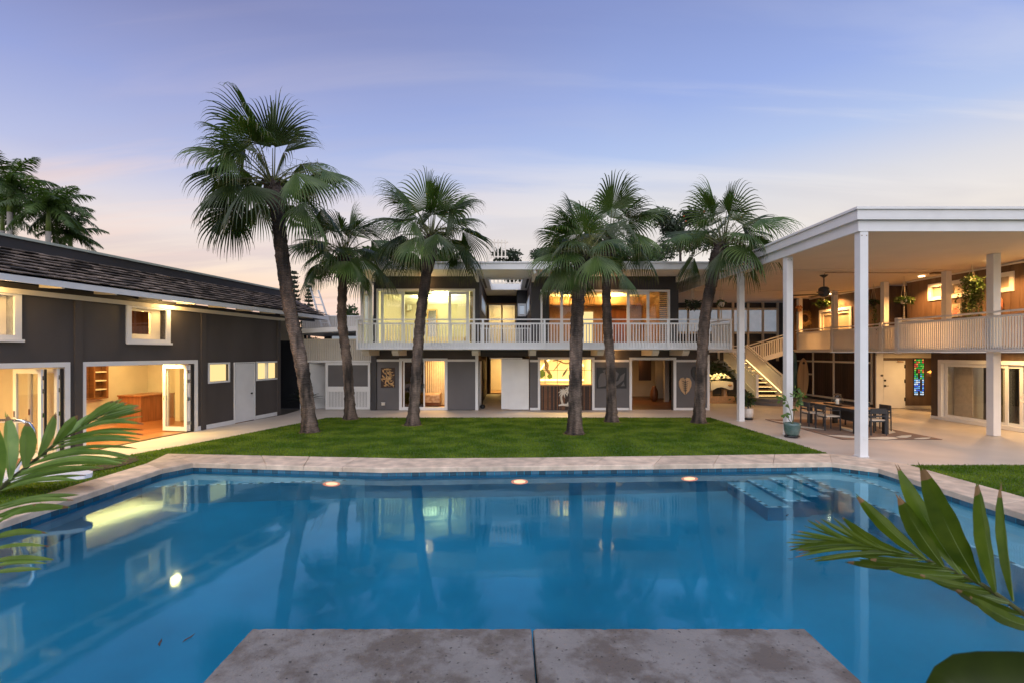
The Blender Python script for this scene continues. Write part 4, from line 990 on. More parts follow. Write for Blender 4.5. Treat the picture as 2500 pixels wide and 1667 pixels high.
    bw = MB().box(-.018, .018, -.015, .015, 0, .68).mesh("baluster", "white")
    for i in range(21): put("baluster", bw, wr, (UR + .08 + i * .105, 20.99, 2.82))
    # roof deck with white railing behind the roof
    dk = thing("roof_deck", "white roof deck railing and screen above the main house roof", "roof deck", (0, 26, 6.0))
    MB().box(-1.0, .75, 25.10, 25.16, 6.05, 6.10).box(-1.0, .75, 25.10, 25.16, 7.0, 7.05).build("rail", "cream", dk)
    bp_ = MB().box(-.035, .035, -.02, .02, 0, .9).mesh("baluster", "cream")
    for i in range(9): put("baluster", bp_, dk, (-.95 + i * .205, 25.13, 6.10))
    Yd = 29.0; MB().box(UX(1187, Yd), UX(1195, Yd), Yd, Yd + .1, 6.0, VZ(592, Yd)).build("screen_wall", "cream", dk)
    MB().box(UX(1196, Yd), UX(1240, Yd), Yd, Yd + .06, VZ(594, Yd), VZ(591, Yd)).box(UX(1196, Yd), UX(1240, Yd), Yd, Yd + .06, VZ(629, Yd), VZ(626, Yd)).build("rail", "cream", dk)
    bq = MB().box(-.04, .04, -.02, .02, 0, 1.15).mesh("baluster", "cream")
    for i in range(5): put("baluster", bq, dk, (UX(1198, Yd) + i * .22, Yd + .03, VZ(632, Yd)))
    # wall art and fittings (hang on the house: things of their own)
    a0, a1, zz0, zz1 = x(930.7), x(965), z(945), z(896.6)
    ar = thing("copper_wall_art", "square embossed copper panel hung left of the sliding bedroom door", "wall art", ((a0 + a1) / 2, Y - .05, zz0))
    MB().box(a0, a1, Y - .06, Y - .031, zz0, zz1).build("backing", "darkwood", ar)
    m = MB()
    for i in range(46):
        c = Vector((R.uniform(a0 + .06, a1 - .06), Y - .062, R.uniform(zz0 + .06, zz1 - .06))); an = R.uniform(0, 6.28); dd = Vector((math.cos(an), 0, math.sin(an))) * R.uniform(.05, .13)
        m.leaf([c - dd, c + Vector((0, -.02, 0)), c + dd], [.01, .06, .01], Vector((-dd.z, 0, dd.x)))
    m.build("relief", "gold", ar)
    ot = thing("outdoor_socket", "small pale socket box low on the wall under the copper art", "socket box", (x(937), Y - .05, z(984)))
    MB().box(x(932.5), x(940.5), Y - .09, Y - .031, z(988), z(982)).build("box", "cream", ot); MB().box(x(932), x(941), Y - .10, Y - .031, z(981.9), z(980.9)).build("cover", "white", ot)
    a0, a1, zz0, zz1 = x(1456), x(1529), z(947), z(896)
    ar = thing("dark_wall_art", "wide dark panel with pale abstract leaf shapes between bar and lobby opening", "wall art", ((a0 + a1) / 2, Y - .05, zz0))
    MB().box(a0, a1, Y - .06, Y - .031, zz0, zz1).build("backing", "black", ar)
    for pts in ([(.06, .05), (.3, .12), (.42, .5), (.3, .8), (.12, .7), (.05, .4)], [(.5, .45), (.62, .85), (.74, .7), (.66, .4)], [(.52, .1), (.7, .16), (.9, .4), (.95, .75), (.8, .6), (.72, .35), (.58, .32)], [(.36, .6), (.46, .9), (.33, .92), (.2, .85)], [(.8, .1), (.94, .12), (.9, .3)]):
        MB().vprism([(a0 + (a1 - a0) * p, zz0 + (zz1 - zz0) * q) for p, q in pts], Y - .068, Y - .061).build("shape", "slate", ar)
    def leaf_art(nm, lab, u, v, w, h, mm, m2):
        o = thing(nm, lab, "wall art", (x(u), Y - .05, z(v)))
        for s in (-1, 1):
            m = MB(); pts = [(0, .36), (.12, .50), (.34, .46), (.48, .25), (.46, -.02), (.30, -.30), (.02, -.52), (0, -.50)]
            m.vprism([(x(u) + s * p * w, z(v) + q * h) for p, q in pts], Y - .075, Y - .035); m.build("leaf_half", mm, o)
            for k in range(5):
                zz = z(v) + h * (.22 - k * .13); c = Vector((x(u) + s * .012, Y - .078, zz)); d = Vector((s * w * (.26 - k * .03), 0, h * .09))
                MB().leaf([c, c + d * .5, c + d], [.05, .035, .004], (0, 0, 1)).build("vein", m2, o)
        MB().box(x(u) - .015, x(u) + .015, Y - .085, Y - .03, z(v) - h * .5, z(v) + h * .36).build("midrib", m2, o)
    leaf_art("leaf_wall_art", "tan heart shaped leaf carving on the grey panel right of the lobby", 1671.5, 941, .56, .72, "surf", "black")
    leaf_art("leaf_wall_art", "black heart shaped leaf carving half hidden by the rightmost lawn palm", 1703, 914, .62, .75, "black", "dark")
    # wall lamps
    def wall_lamp(px, py, pz, lab, up=False, p=10):
        o = thing("wall_lamp", lab, "wall lamp", (px, py, pz), group="bulb lamps on the main house")
        MB().box(px - .05, px + .05, py - .03, py, pz + .02, pz + .12).build("bracket", "black", o); MB().tube([(px, py - .07, pz + .02), (px, py - .07, pz + .1)], .03).tube([(px, py - .07, pz + .08), (px, py, pz + .08)], .012).build("socket", "black", o)
        MB().ball((px, py - .07, pz - .045), .055, 12, 8, 1.2).build("bulb", "bulb", o, True)
        lamp("POINT", (px, py - .2, pz - .06), p * 1.7, (1, .50, .16), .3)
    yb = Y + 1.295
    wall_lamp(UX(1234.7, yb), yb, VZ(862, yb), "bare bulb lamp glowing above the hallway entrance", p=9)
    wall_lamp(x(1497), Y - .003, z(862), "bare bulb lamp under the balcony beside the second palm from the right", p=9)
    wall_lamp(x(1044), Y - .003, z(687), "glowing upstairs wall lamp above the left sliding doors, behind a palm trunk", p=6)
    wall_lamp(x(1478), Y - .003, z(690), "glowing upstairs wall lamp above the right sliding doors, behind a palm trunk", p=6)
    # bed
    b = thing("bed", "bed with floral cover and rust throw seen through the open bedroom door", "bed", (UX(1065, 23), 23, 0))
    bx0, bx1 = UX(1032, 22.6), UX(1078, 22.6)
    m = MB(); n = 8
    m.xprism([(22.0, .22), (22.0, .55), (22.06, .62), (24.4, .62), (24.4, .22)], bx0, bx1); m.build("bedcover", mat("floral_cover", (.62, .50, .38), .8, 0, 7, .1, 30, col2=(.30, .16, .10)), b)
    MB().xprism([(22.7, .625), (22.7, .645), (23.2, .645), (23.2, .625)], bx0, bx1 + .012).build("throw", mat("rust_throw", (.28, .07, .03), .9, .2, 9), b)
    MB().box(bx0 + .05, bx1 - .05, 22.1, 24.3, .05, .22).build("bed_base", "shelfwood", b)
    for q in (23.9,): MB().box(bx0 + .1, bx1 - .1, q, q + .4, .62, .78).build("pillow", "fabric", b)
    j = thing("floor_jar", "dark patterned floor jar standing in the lobby", "jar", (UX(1597, 24.6), 24.6, .012)); MB().lathe((UX(1597, 24.6), 24.6, .012), [(.10, 0), (.17, .1), (.2, .35), (.18, .55), (.09, .72), (.10, .78)], 16).build("body", "shelfwood", j, True)
    st = thing("black_stone", "small black doorstop lump on the hallway floor", "doorstop", (UX(1178, 21.5), 21.5, .012)); MB().ball((UX(1178, 21.5), 21.5, .1), .13, 7, 5, .8).build("lump", "black", st)
main_house()

# ------------------------------------------------------------------ covered patio roof (pavilion) and right wing
def pavilion():
    t = thing("patio_pavilion", "tall white flat roofed patio pavilion on slender square posts", "pavilion", (8.45, 11.6, 0))
    x0, x1, y0, y1 = 8.24, 24, 11.40, 30; zc = 5.42
    MB().box(x0 + .08, x1, y0 + .08, y1, zc + .12, 5.85).build("roof", "white", t)
    # ceiling in strips with shallow steps
    ys = [y0 + .1, 14.6, 17.4, 20.3, 23.2, 26.2, y1]
    for i in range(6):
        MB().box(x0 + .1, x1, ys[i] + .004, ys[i + 1], zc + (.03 if i % 2 else 0), zc + .115).build("ceiling_panel", "ceil", t)
    def f(a, b, c, d, e, g, n):
        L_ = max(b - a, d - c); k = max(1, round(L_ / 3.7))
        for q in range(k):
            s0, s1 = q / k, (q + 1) / k; gp = .002 if k > 1 else 0
            if b - a > d - c: MB().box(a + (b - a) * s0 + (gp if q else 0), a + (b - a) * s1 - (gp if q < k - 1 else 0), c, d, e, g).build(n, "white", t)
            else: MB().box(a, b, c + (d - c) * s0 + (gp if q else 0), c + (d - c) * s1 - (gp if q < k - 1 else 0), e, g).build(n, "white", t)
    f(x0 + .04, x0 + .10, y0 + .10, y1, 5.34, 5.62, "fascia_board"); f(x0 - .04, x0 + .039, y0 + .02, y1, 5.60, 5.83, "fascia_board"); f(x0 - .08, x0 + .10, y0 - .02, y1, 5.832, 5.89, "roof_edge")
    f(x0 + .04, x1, y0 + .04, y0 + .099, 5.34, 5.62, "fascia_board"); f(x0 - .04, x1, y0 - .04, y0 + .019, 5.60, 5.83, "fascia_board"); f(x0 + .101, x1, y0 - .08, y0 + .10, 5.832, 5.89, "roof_edge")
    f(x0 - .08, x0 + .1, y0 - .08, y0 - .021, 5.832, 5.89, "roof_edge")
    for i, y in enumerate((11.55, 14.58, 17.55)):
        w = .095; c = MB().box(8.43 - w, 8.43 + w, y - w, y + w, .012, 5.34).build("column", "white", t)
        MB().box(8.43 - w - .014, 8.43 + w + .014, y - w - .014, y + w + .014, .006, .03).build("base_plate", "white", c)
        for dx in (-.055, .055): MB().lathe((8.43 + dx, y - w - .001, 5.24), [(.012, -.01), (.012, .01)], 8).build("bolt", "steel", c)
        if i == 0: MB().box(8.40, 8.50, y - w - .012, y - w - .001, .42, .50).build("cover_plate", "white", c)
    o = MB().tube([(11.55, 17.7, 5.30), (11.60, 17.7, 5.385), (15.6, 17.75, 5.385)], .014, 6).build("conduit", "steel", t); MB().box(15.55, 15.85, 17.66, 17.86, 5.34, 5.415).build("junction_box", "steel", t)
    fan = thing("ceiling_fan", "bronze ceiling fan hanging from the pavilion ceiling", "ceiling fan", (11.55, 17.7, 5.4))
    c = (11.55, 17.7, 0); MB().lathe(c, [(.03, 5.20), (.13, 5.28), (.14, 5.30)], 18).build("canopy", "chairmetal", fan, True); MB().tube([(11.55, 17.7, 4.85), (11.55, 17.7, 5.24)], .02).build("downrod", "chairmetal", fan)
    MB().lathe(c, [(.05, 4.50), (.13, 4.53), (.18, 4.62), (.18, 4.80), (.12, 4.86), (.04, 4.88)], 20).build("motor", "chairmetal", fan, True)
    for k in range(5):
        a = k * 2 * math.pi / 5 + .2; d = Vector((math.cos(a), math.sin(a), 0)); s = Vector((-d.y, d.x, .22)); b = Vector((11.55, 17.7, 4.60))
        MB().leaf([b + d * .12, b + d * .3, b + d * .7, b + d * 1.05], [.06, .13, .16, .14], s, 0).build("fan_blade", "darkwood", fan)

def right_wing():
    XW, XL_, zc = 16.6, 16.0, 5.41
    t = thing("right_wing", "brown boarded right wing with white balcony behind the patio pavilion", "house", (16.3, 18, 0)); P = Pl("Y", XW)
    yu = lambda u, X=XW: X * F / (u - CX)
    # upper wall along the walkway, with two recesses and openings
    door = (23.35, 25.75, 2.66, 4.62); win = (17.35, 18.95, 4.62, 5.02); win2 = (15.95, 16.60, 4.62, 5.02); door2 = (12.6, 14.9, 2.66, 4.95)
    rec = (20.1, 21.37, 2.65, 5.5)
    holes = (door, win, win2, door2, rec)
    P.wall("upper_wall", "brown", t, 11.5, 26.6, 2.652, zc, holes, .12); P.boards("board", "brown", t, 11.5, 26.6, 2.66, zc - .05, holes, .28)
    for a, b in ((11.5, 20.1), (21.37, 26.6)): P.box(m := MB(), a, b, -.05, -.022, zc - .05, zc); m.build("ceiling_trim", "white", t)
    MB().box(XW, 17.6, 21.37, 21.45, 2.652, zc).build("recess_wall", "brown", t)
    for i in range(4): MB().box(XW + .03 + i * .24, XW + .25 + i * .24, 21.35, 21.369, 2.66, zc - .05).build("board", "brown", t)
    MB().box(17.6, 17.7, 20.1, 21.37, 2.652, zc).build("recess_wall", "brown", t)
    for (a, b, z0, z1), mu in ((win, ((win[0] + win[1]) / 2,)), (win2, ())):
        f = P.frame("window", "white", t, a - .12, b + .12, z0 - .13, z1 + .12, .14, -.06, .05, True, mu, .14); P.pane("frostwarm", f, a, b, z0, z1, .03)
    f = P.frame("door_frame", "white", t, door[0] - .02, door[1] + .02, 2.655, 4.7, .12, -.06, .06, False)
    for a, b in ((door[0] + .12, 24.5), (24.52, door[1] - .12)):
        q = P.frame("glazed_door", "cream", f, a, b, 2.68, 4.55, .13, .0, .05)
    P.pane("frostwarm", f, door[0] + .12, door[1] - .12, 2.7, 4.5, .06)
    f = P.frame("door_frame", "white", t, door2[0] - .1, door2[1] + .1, 2.655, 5.05, .13, -.06, .06, False); P.pane("warmglass", f, door2[0] + .03, door2[1] - .03, 2.7, 4.9, .06)
    # far end wall and glazed back wall behind the stairs
    MB().box(15.35, XW + .5, 26.62, 26.75, 2.652, zc).build("end_wall", "darkwood", t)
    Bk = Pl("X", 28.6); bx = lambda u: UX(u, 28.6)
    Bk.wall("back_wall", "dark", t, 8.7, 19, 0, zc, (), .1)
    us = [1640, 1679, 1718, 1753, 1788, 1825, 1861, 1897]
    m = MB()
    for u in us: Bk.box(m, bx(u) - .06, bx(u) + .06, -.1, -.002, 2.0, zc)
    for v in (755, 813): Bk.box(m, bx(1640), bx(1897), -.09, -.003, VZ(v, 28.6) - .06, VZ(v, 28.6) + .06)
    Bk.box(m, bx(1640), bx(1905), -.09, -.003, VZ(735, 28.6), VZ(731, 28.6)); m.build("window_frame", "cream", t)
    for a, b in zip(us, us[1:]): Bk.pane("frost", t, bx(a) + .065, bx(b) - .065, VZ(810, 28.6), VZ(758, 28.6), -.03, .01)
    # lower storey
    L = Pl("Y", XL_); sd = (12.6, 17.85, .02, 2.10)
    L.wall("lower_wall", "brown", t, 11.5, 18.3, 0, 2.48, (sd,), .15); MB().box(XL_ + .15, 19.3, 18.15, 18.3, 0, 2.48).build("lower_wall", "brown", t)
    L.box(m := MB(), 17.95, 18.3, -.03, -.002, .012, .12); m.build("skirting", "white", t)
    f = L.frame("sliding_door_frame", "white", t, 12.5, 17.95, .012, 2.22, .13, -.06, .14, True)
    for a, b, d, gm in ((15.5, 17.75, .02, "glass"), (15.1, 16.1, .07, "glass"), (14.85, 15.75, .11, "glass")):
        q = L.frame("sliding_door", "white", t, a, b, .13, 2.08, .10, d, d + .03); L.pane(gm, q, a + .1, b - .1, .23, 1.98, d + .01)
    MB().ring((XL_ - .03, 14.98, 1.05), .10, .014, "x", 16, 5).build("door_pull", "white", q)
    MB().box(19.0, 19.06, 11.5, 18.1, .012, 2.45).build("room_wall", "cream", t); MB().box(16.2, 19.0, 11.4, 11.5, .012, 2.45).build("room_wall", "cream", t)
    MB().box(16.16, 19.0, 11.5, 18.14, .0125, .02).build("room_floor", "oak", t); MB().box(16.16, 19.0, 18.09, 18.14, .02, 2.4).build("room_wall", "cream", t)
    MB().box(18.9, 18.99, 12.2, 14.4, .9, 2.0).build("wall_screen", "black", t)
    MB().box(17.0, 17.6, 16.6, 17.3, .02, 2.2).build("wardrobe", "slate", t); MB().box(16.5, 16.56, 17.2, 17.9, .1, 2.2).build("curtain", "fabric", t)
    for k in range(5): MB().box(16.9, 16.95, 15.3 + k * .36, 15.3 + k * .36 + (.2 if k % 2 else .3), .05, 2.25).build("curtain", "olive" if k % 2 else "night", t)
    lamp("AREA", (17.6, 14.6, 2.42), 75, (1, .80, .42), .6)
    # entry recess with white door
    E = Pl("X", 21.45); MB().box(16.3, 19.2, 21.45, 21.6, 0, 2.49).build("entry_wall", "brown", t); MB().box(19.1, 19.2, 18.3, 21.45, 0, 2.48).build("entry_side_wall", "brown", t)
    ex = lambda u: UX(u, 21.4)
    E.box(m := MB(), ex(2139), ex(2156), -.06, -.002, .012, 2.48); m.build("door_side_panel", "white", t)
    E.box(m := MB(), ex(2156.5), ex(2292), -.06, -.002, 2.25, 2.48); m.build("entry_header", "cream", t)
    E.box(m := MB(), ex(2211), ex(2292), -.03, -.002, .012, .14); m.build("skirting", "cream", t)
    d = MB(); E.box(d, ex(2157), ex(2210), -.05, -.003, .03, 2.13); d = d.build("door", "white", t)
    for z in (.35, 1.15, 1.8): E.box(m := MB(), ex(2207.5), ex(2210.5), -.07, -.051, z, z + .16); m.build("hinge", "black", d)
    for z in (1.22, .98): E.box(m := MB(), ex(2158), ex(2162), -.085, -.051, z, z + .08); m.build("lock", "black", d)
    E.box(m := MB(), ex(2161), ex(2168), -.10, -.085, 1.01, 1.03); m.build("lever_handle", "black", d)
    MB().bar((ex(2188), 21.33, 2.10), (ex(2200), 21.28, 2.08), .05, .05).build("door_closer", "steel", d)
    E.box(m := MB(), ex(2150), ex(2155), -.09, -.061, 1.44, 1.52); m.build("keypad", "slate", t)
    # stained glass strip: small coloured panes in lead
    u0, u1, v0, v1 = 2233, 2257, 876, 964; X0, X1, Z0, Z1 = ex(u0), ex(u1), VZ(v1, 21.4), VZ(v0, 21.4)
    sg = MB(); E.box(sg, X0 - .03, X1 + .03, -.02, -.001, Z0 - .03, Z1 + .03); sg = sg.build("stained_glass_window", "black", t)
    rs = random.Random(5); cols = {}
    nx, nz = 5, 18
    for i in range(nx):
        for j in range(nz):
            h = (j + .5) / nz; cxp = .45 + .22 * math.sin(h * 5.5)
            if abs((i + .5) / nx - cxp) < .10 and h < .72: continue
            if h > .62: key = rs.choice(["glass_green", "glass_leaf", "glass_green", "glass_orange", "glass_red"])
            elif h > .42: key = rs.choice(["glass_green", "glass_leaf", "glass_teal", "glass_sky"])
            else: key = rs.choice(["glass_sky", "glass_blue", "glass_white", "glass_sky"])
            C = {"glass_green": (.02, .42, .06), "glass_leaf": (.22, .62, .08), "glass_orange": (.95, .36, .08), "glass_red": (.7, .08, .05), "glass_teal": (.04, .45, .40), "glass_sky": (.20, .50, .95), "glass_blue": (.06, .14, .8), "glass_white": (.75, .86, 1)}[key]
            if key not in MATS: emit_mat(key, C, 1.0)
            a0, a1, b0, b1 = X0 + (X1 - X0) * i / nx, X0 + (X1 - X0) * (i + 1) / nx, Z0 + (Z1 - Z0) * j / nz, Z0 + (Z1 - Z0) * (j + 1) / nz
            jj = lambda: rs.uniform(.004, .022)
            MB().vprism([(a0 + jj(), b0 + jj()), (a1 - jj(), b0 + jj()), (a1 - jj(), b1 - jj()), (a0 + jj(), b1 - jj())], 21.422, 21.4295).build("coloured_pane", MATS[key], sg)
    # open white door edge at the recess side
    MB().box(18.62, 18.66, 20.4, 21.2, .03, 2.1).build("open_door", "white", t)
    # dark slatted wall with cream frame under the left part of the walkway
    D = Pl("Y", 16.4); D.wall("store_wall", "dark", t, 21.6, 28.6, 0, 2.49, (), .1)
    D.boards("slat", "darkwood", t, 21.9, 28.5, .25, 2.47, (), .16, -.03, .028, .02)
    m = MB()
    for y in (21.75, 24.3, 25.95, 28.55): D.box(m, y - .05, y + .05, -.07, -.031, .15, 2.48)
    for z, a, b in ((1.98, 21.8, 28.5), (1.28, 26.0, 28.5), (.16, 21.8, 28.5)): D.box(m, a, b, -.068, -.0315, z, z + .09)
    m.build("store_frame", "cream", t)
    # walkway slabs and railings
    MB().box(14.36, XW, 11.0, 17.85, 2.50, 2.648).build("walkway_floor", "cream", t); MB().box(15.6, XW, 17.855, 26.62, 2.50, 2.648).build("walkway_floor", "cream", t)
    MB().box(XW, 19.2, 18.3, 21.45, 2.50, 2.60).build("walkway_floor", "cream", t)
    def rail(X, y0, y1, n, zt=3.69):
        r = MB().box(X - .05, X + .05, y0, y1, zt - .05, zt).box(X - .03, X + .03, y0, y1, zt - .19, zt - .13).box(X - .03, X + .03, y0, y1, 2.50, 2.58).build("walkway_railing", "white", t)
        b = MB().box(-.03, .03, -.014, .014, 0, zt - .19 - 2.58).mesh("fin", "white")
        for i in range(n): put("fin", b, r, (X, y0 + .06 + (y1 - y0 - .12) * i / (n - 1), 2.58), (0, 0, .5))
        return r
    r1 = rail(14.33, 11.0, 17.8, 86); r2 = rail(15.62, 17.9, 26.2, 102)
    MB().box(14.28, 14.42, 17.72, 17.88, 2.45, 3.74).build("post", "white", r1)
    MB().box(14.42, 15.62, 17.76, 17.84, 3.64, 3.69).build("end_rail", "white", r2); MB().box(14.42, 15.62, 17.77, 17.83, 2.5, 2.58).build("bottom_rail", "white", r2)
    for y in (23.3, 20.2): MB().box(15.54, 15.70, y - .08, y + .08, 2.5, 3.72).build("post", "white", r2)
    for X, y in ((15.72, 26.1), (15.72, 23.3), (15.72, 20.2), (15.9, 17.55)):
        MB().box(X - .10, X + .10, y - .10, y + .10, 2.65, zc).build("column", "white", t)
    MB().box(14.40, 14.62, 14.35, 14.57, .012, zc).build("column", "white", t)
    # ceiling downlights
    for X, Y, lab in ((16.1, 24.2, "recessed ceiling downlight glowing above the far walkway, below the fan"), (15.9, 18.6, "recessed ceiling downlight glowing between the walkway columns"), (15.6, 15.6, "recessed ceiling downlight glowing nearest the right picture edge")):
        o = thing("downlight", lab, "downlight", (X, Y, 5.41), group="downlights in the pavilion ceiling")
        MB().lathe((X, Y, 5.385), [(.085, 0), (.10, .004), (.10, .03)], 18).build("lens", "down", o, True); MB().ring((X, Y, 5.40), .115, .014, "z", 20, 5).build("trim", "white", o)
        lamp("SPOT", (X, Y, 5.36), 880, (1, .47, .14), .1, (X, Y, 0), 2.5)
    # lamps under the walkway
    for X, Y, p in ((15.2, 15.2, 62), (15.3, 12.6, 42), (17.6, 19.8, 80)): lamp("AREA", (X, Y, 2.48), p, (1, .58, .22), .2)
pavilion(); right_wing()

# ------------------------------------------------------------------ stairs, console, planters
def stairs():
    t = thing("staircase", "white staircase with lit open treads rising behind the patio posts", "staircase", (12.65, 24, 0))
    MB().lathe((12.75, 23.4, 0), [(1.05, .012), (1.05, .16)], 32).build("round_step", "slate", t); MB().lathe((12.75, 23.5, 0), [(.85, .161), (.85, .30)], 32).build("round_step", "slate", t)
    n = 9; X0, X1 = 12.05, 13.35; y0, y1, z0, z1 = 23.6, 27.0, .45, 1.95
    for i in range(n):
        y = y0 + (y1 - y0) * i / (n - 1); z = z0 + (z1 - z0) * i / (n - 1)
        tr = MB().box(X0 + .05, X1 - .05, y - .17, y + .17, z - .045, z).build("tread", "oak", t)
        MB().box(X0 + .1, X1 - .1, y - .14, y - .11, z - .062, z - .046).build("tread_light", "led", tr)
    d = Vector((0, y1 - y0, z1 - z0)); nrm = d.normalized()
    for X in (X0, X1):
        a, b = Vector((X, y0 - .1, z0 - .05)), Vector((X, y1 + .1, z1 + .02))
        s = MB().bar(a - Vector((0, 0, .05)), b - Vector((0, 0, .05)), .05, .30).build("stringer", "white", t)
        r = MB().bar(a + Vector((0, 0, .95)), b + Vector((0, 0, .95)), .09, .05).bar(a + Vector((0, 0, .80)), b + Vector((0, 0, .80)), .05, .06).build("handrail", "white", t)
        MB().box(X - .06, X + .06, y0 - .2, y0 - .08, .30, 1.45).build("newel_post", "white", t)
        bm = MB().box(-.016, .016, -.03, .03, 0, .72).mesh("baluster", "white"); k = 30
        for i in range(k):
            p = a.lerp(b, (i + .5) / k); put("baluster", bm, r, (X, p.y, p.z + .08))
        MB().bar(a + Vector((-.04 if X == X1 else .04, 0, .12)), b + Vector((-.04 if X == X1 else .04, 0, .12)), .015, .02).build("light_strip", "led", s)
    lamp("AREA", (12.7, 25.2, 1.9), 9, (1, .66, .22), (.8, 2), (12.7, 25.0, 0))
    MB().box(X0, 13.6, 27.1, 28.4, 1.90, 2.02).build("landing", "white", t)
    # upper flight to the right
    a, b = Vector((13.45, 27.3, 1.9)), Vector((15.55, 26.6, 2.62))
    r = MB().bar(a + Vector((0, 0, .95)), b + Vector((0, 0, .95)), .09, .05).bar(a + Vector((0, 0, .8)), b + Vector((0, 0, .8)), .05, .06).bar(a - Vector((0, 0, .05)), b - Vector((0, 0, .05)), .06, .26).build("handrail", "white", t)
    bm = MB().box(-.03, .03, -.016, .016, 0, .72).mesh("baluster", "white")
    for i in range(20):
        p = a.lerp(b, (i + .5) / 20); put("baluster", bm, r, (p.x, p.y, p.z + .08))
    r = MB().box(12.2, 13.5, 27.28, 27.34, 2.82, 2.87).box(12.2, 13.5, 27.29, 27.33, 2.66, 2.71).box(12.2, 13.5, 27.29, 27.33, 2.02, 2.08).box(13.4, 13.5, 27.26, 27.36, 1.9, 2.9).build("landing_rail", "white", t)
    for i in range(11): put("baluster", bm, r, (12.3 + i * .11, 27.31, 2.08), (0, 0, 0), (1, 1, .8))
    MB().add([(9.0, 24.6, 2.5), (12.04, 24.6, 2.5), (12.04, 27.0, 2.5), (9.0, 27.0, 2.5), (9.0, 24.6, 2.62), (12.04, 24.6, 2.62), (12.04, 27.0, 2.62), (9.0, 27.0, 2.62)], [(3, 2, 1, 0), (4, 5, 6, 7), (0, 1, 5, 4), (1, 2, 6, 5), (2, 3, 7, 6), (3, 0, 4, 7)]).build("bridge", "white", t)
    # lit carved log console with planter behind the right corner
    Y = 24.3; x = lambda u: UX(u, Y); z = lambda v: VZ(v, Y)
    c = thing("carved_console", "brightly lit carved pale log console beyond the house corner", "console", (x(1757), Y, 0))
    top = [(1730, 930), (1750, 929), (1770, 929), (1784, 931), (1785, 940), (1784, 949), (1776, 950), (1768, 946), (1757, 943), (1745, 945), (1736, 950), (1730, 952)]
    MB().vprism([(x(u), z(v)) for u, v in top], Y - .25, Y + .25).build("log_top", "cream", c)
    MB().lathe((x(1777), Y - .2, z(939)), [(.02, -.08), (.11, -.03), (.12, .03), (.03, .08)], 12).build("knot", "oak", c)
    MB().lathe((x(1768), Y, 0), [(.16, .3), (.12, .5), (.14, z(949))], 12).build("leg", "oak", c); MB().lathe((x(1733), Y, 0), [(.16, .3), (.12, .5), (.14, z(950))], 12).build("leg", "oak", c)
    pl = thing("planter_bed", "low timber edged planting bed under the stairs", "planter", (10.6, 24.3, 0))
    MB().box(9.0, 12.0, 23.6, 23.7, .012, .36).build("edging", "oak", pl); MB().box(9.0, 12.0, 23.7, 25.8, .012, .28).build("bed_soil", "soil", pl)
    m = MB(); leaf_cloud(m, (11.2, 23.1, .25), .55, 160, .2, R, (1, .5, .6)); m.build("low_leaves", "tree_dark", pl)
    lamp("AREA", (10.4, 23.75, 1.9), 22, (1, .68, .22), .35, (10.5, 24.3, .8))
    m = thing("white_flower_plant", "pale lit broad leaf plant standing on the carved console", "plant", (x(1752), Y, z(930)))
    for u, v in ((1736, 917), (1745, 921), (1752, 914), (1762, 916), (1770, 921), (1741, 924)):
        b = Vector((x(1752), Y, z(930))); e = Vector((x(u), Y - .1, z(v))); MB().tube([b, b.lerp(e, .6) + Vector((0, 0, .06)), e], .012, 5).build("stem", "cream", m)
        MB().leaf([e, e + Vector((.10, -.05, .05)), e + Vector((.22, -.08, -.02))], [.03, .16, .01], (0, .5, .8)).build("leaf", "cream", m); MB().leaf([e, e + Vector((-.10, -.05, .05)), e + Vector((-.2, -.08, -.02))], [.03, .14, .01], (0, .5, .8)).build("leaf", "cream", m)
    s = thing("dark_shrub", "dark leafy shrub growing behind the lit console under the stairs", "shrub", (10.8, 25.6, .28)); m = MB(); leaf_cloud(m, (10.8, 25.6, 1.35), 1.0, 700, .22, R, (1.5, .5, .9)); m.build("foliage", "tree_dark", s); MB().tube([(10.8, 25.6, .28), (10.7, 25.6, 1.2)], .05).build("stem", "boot", s)
stairs()

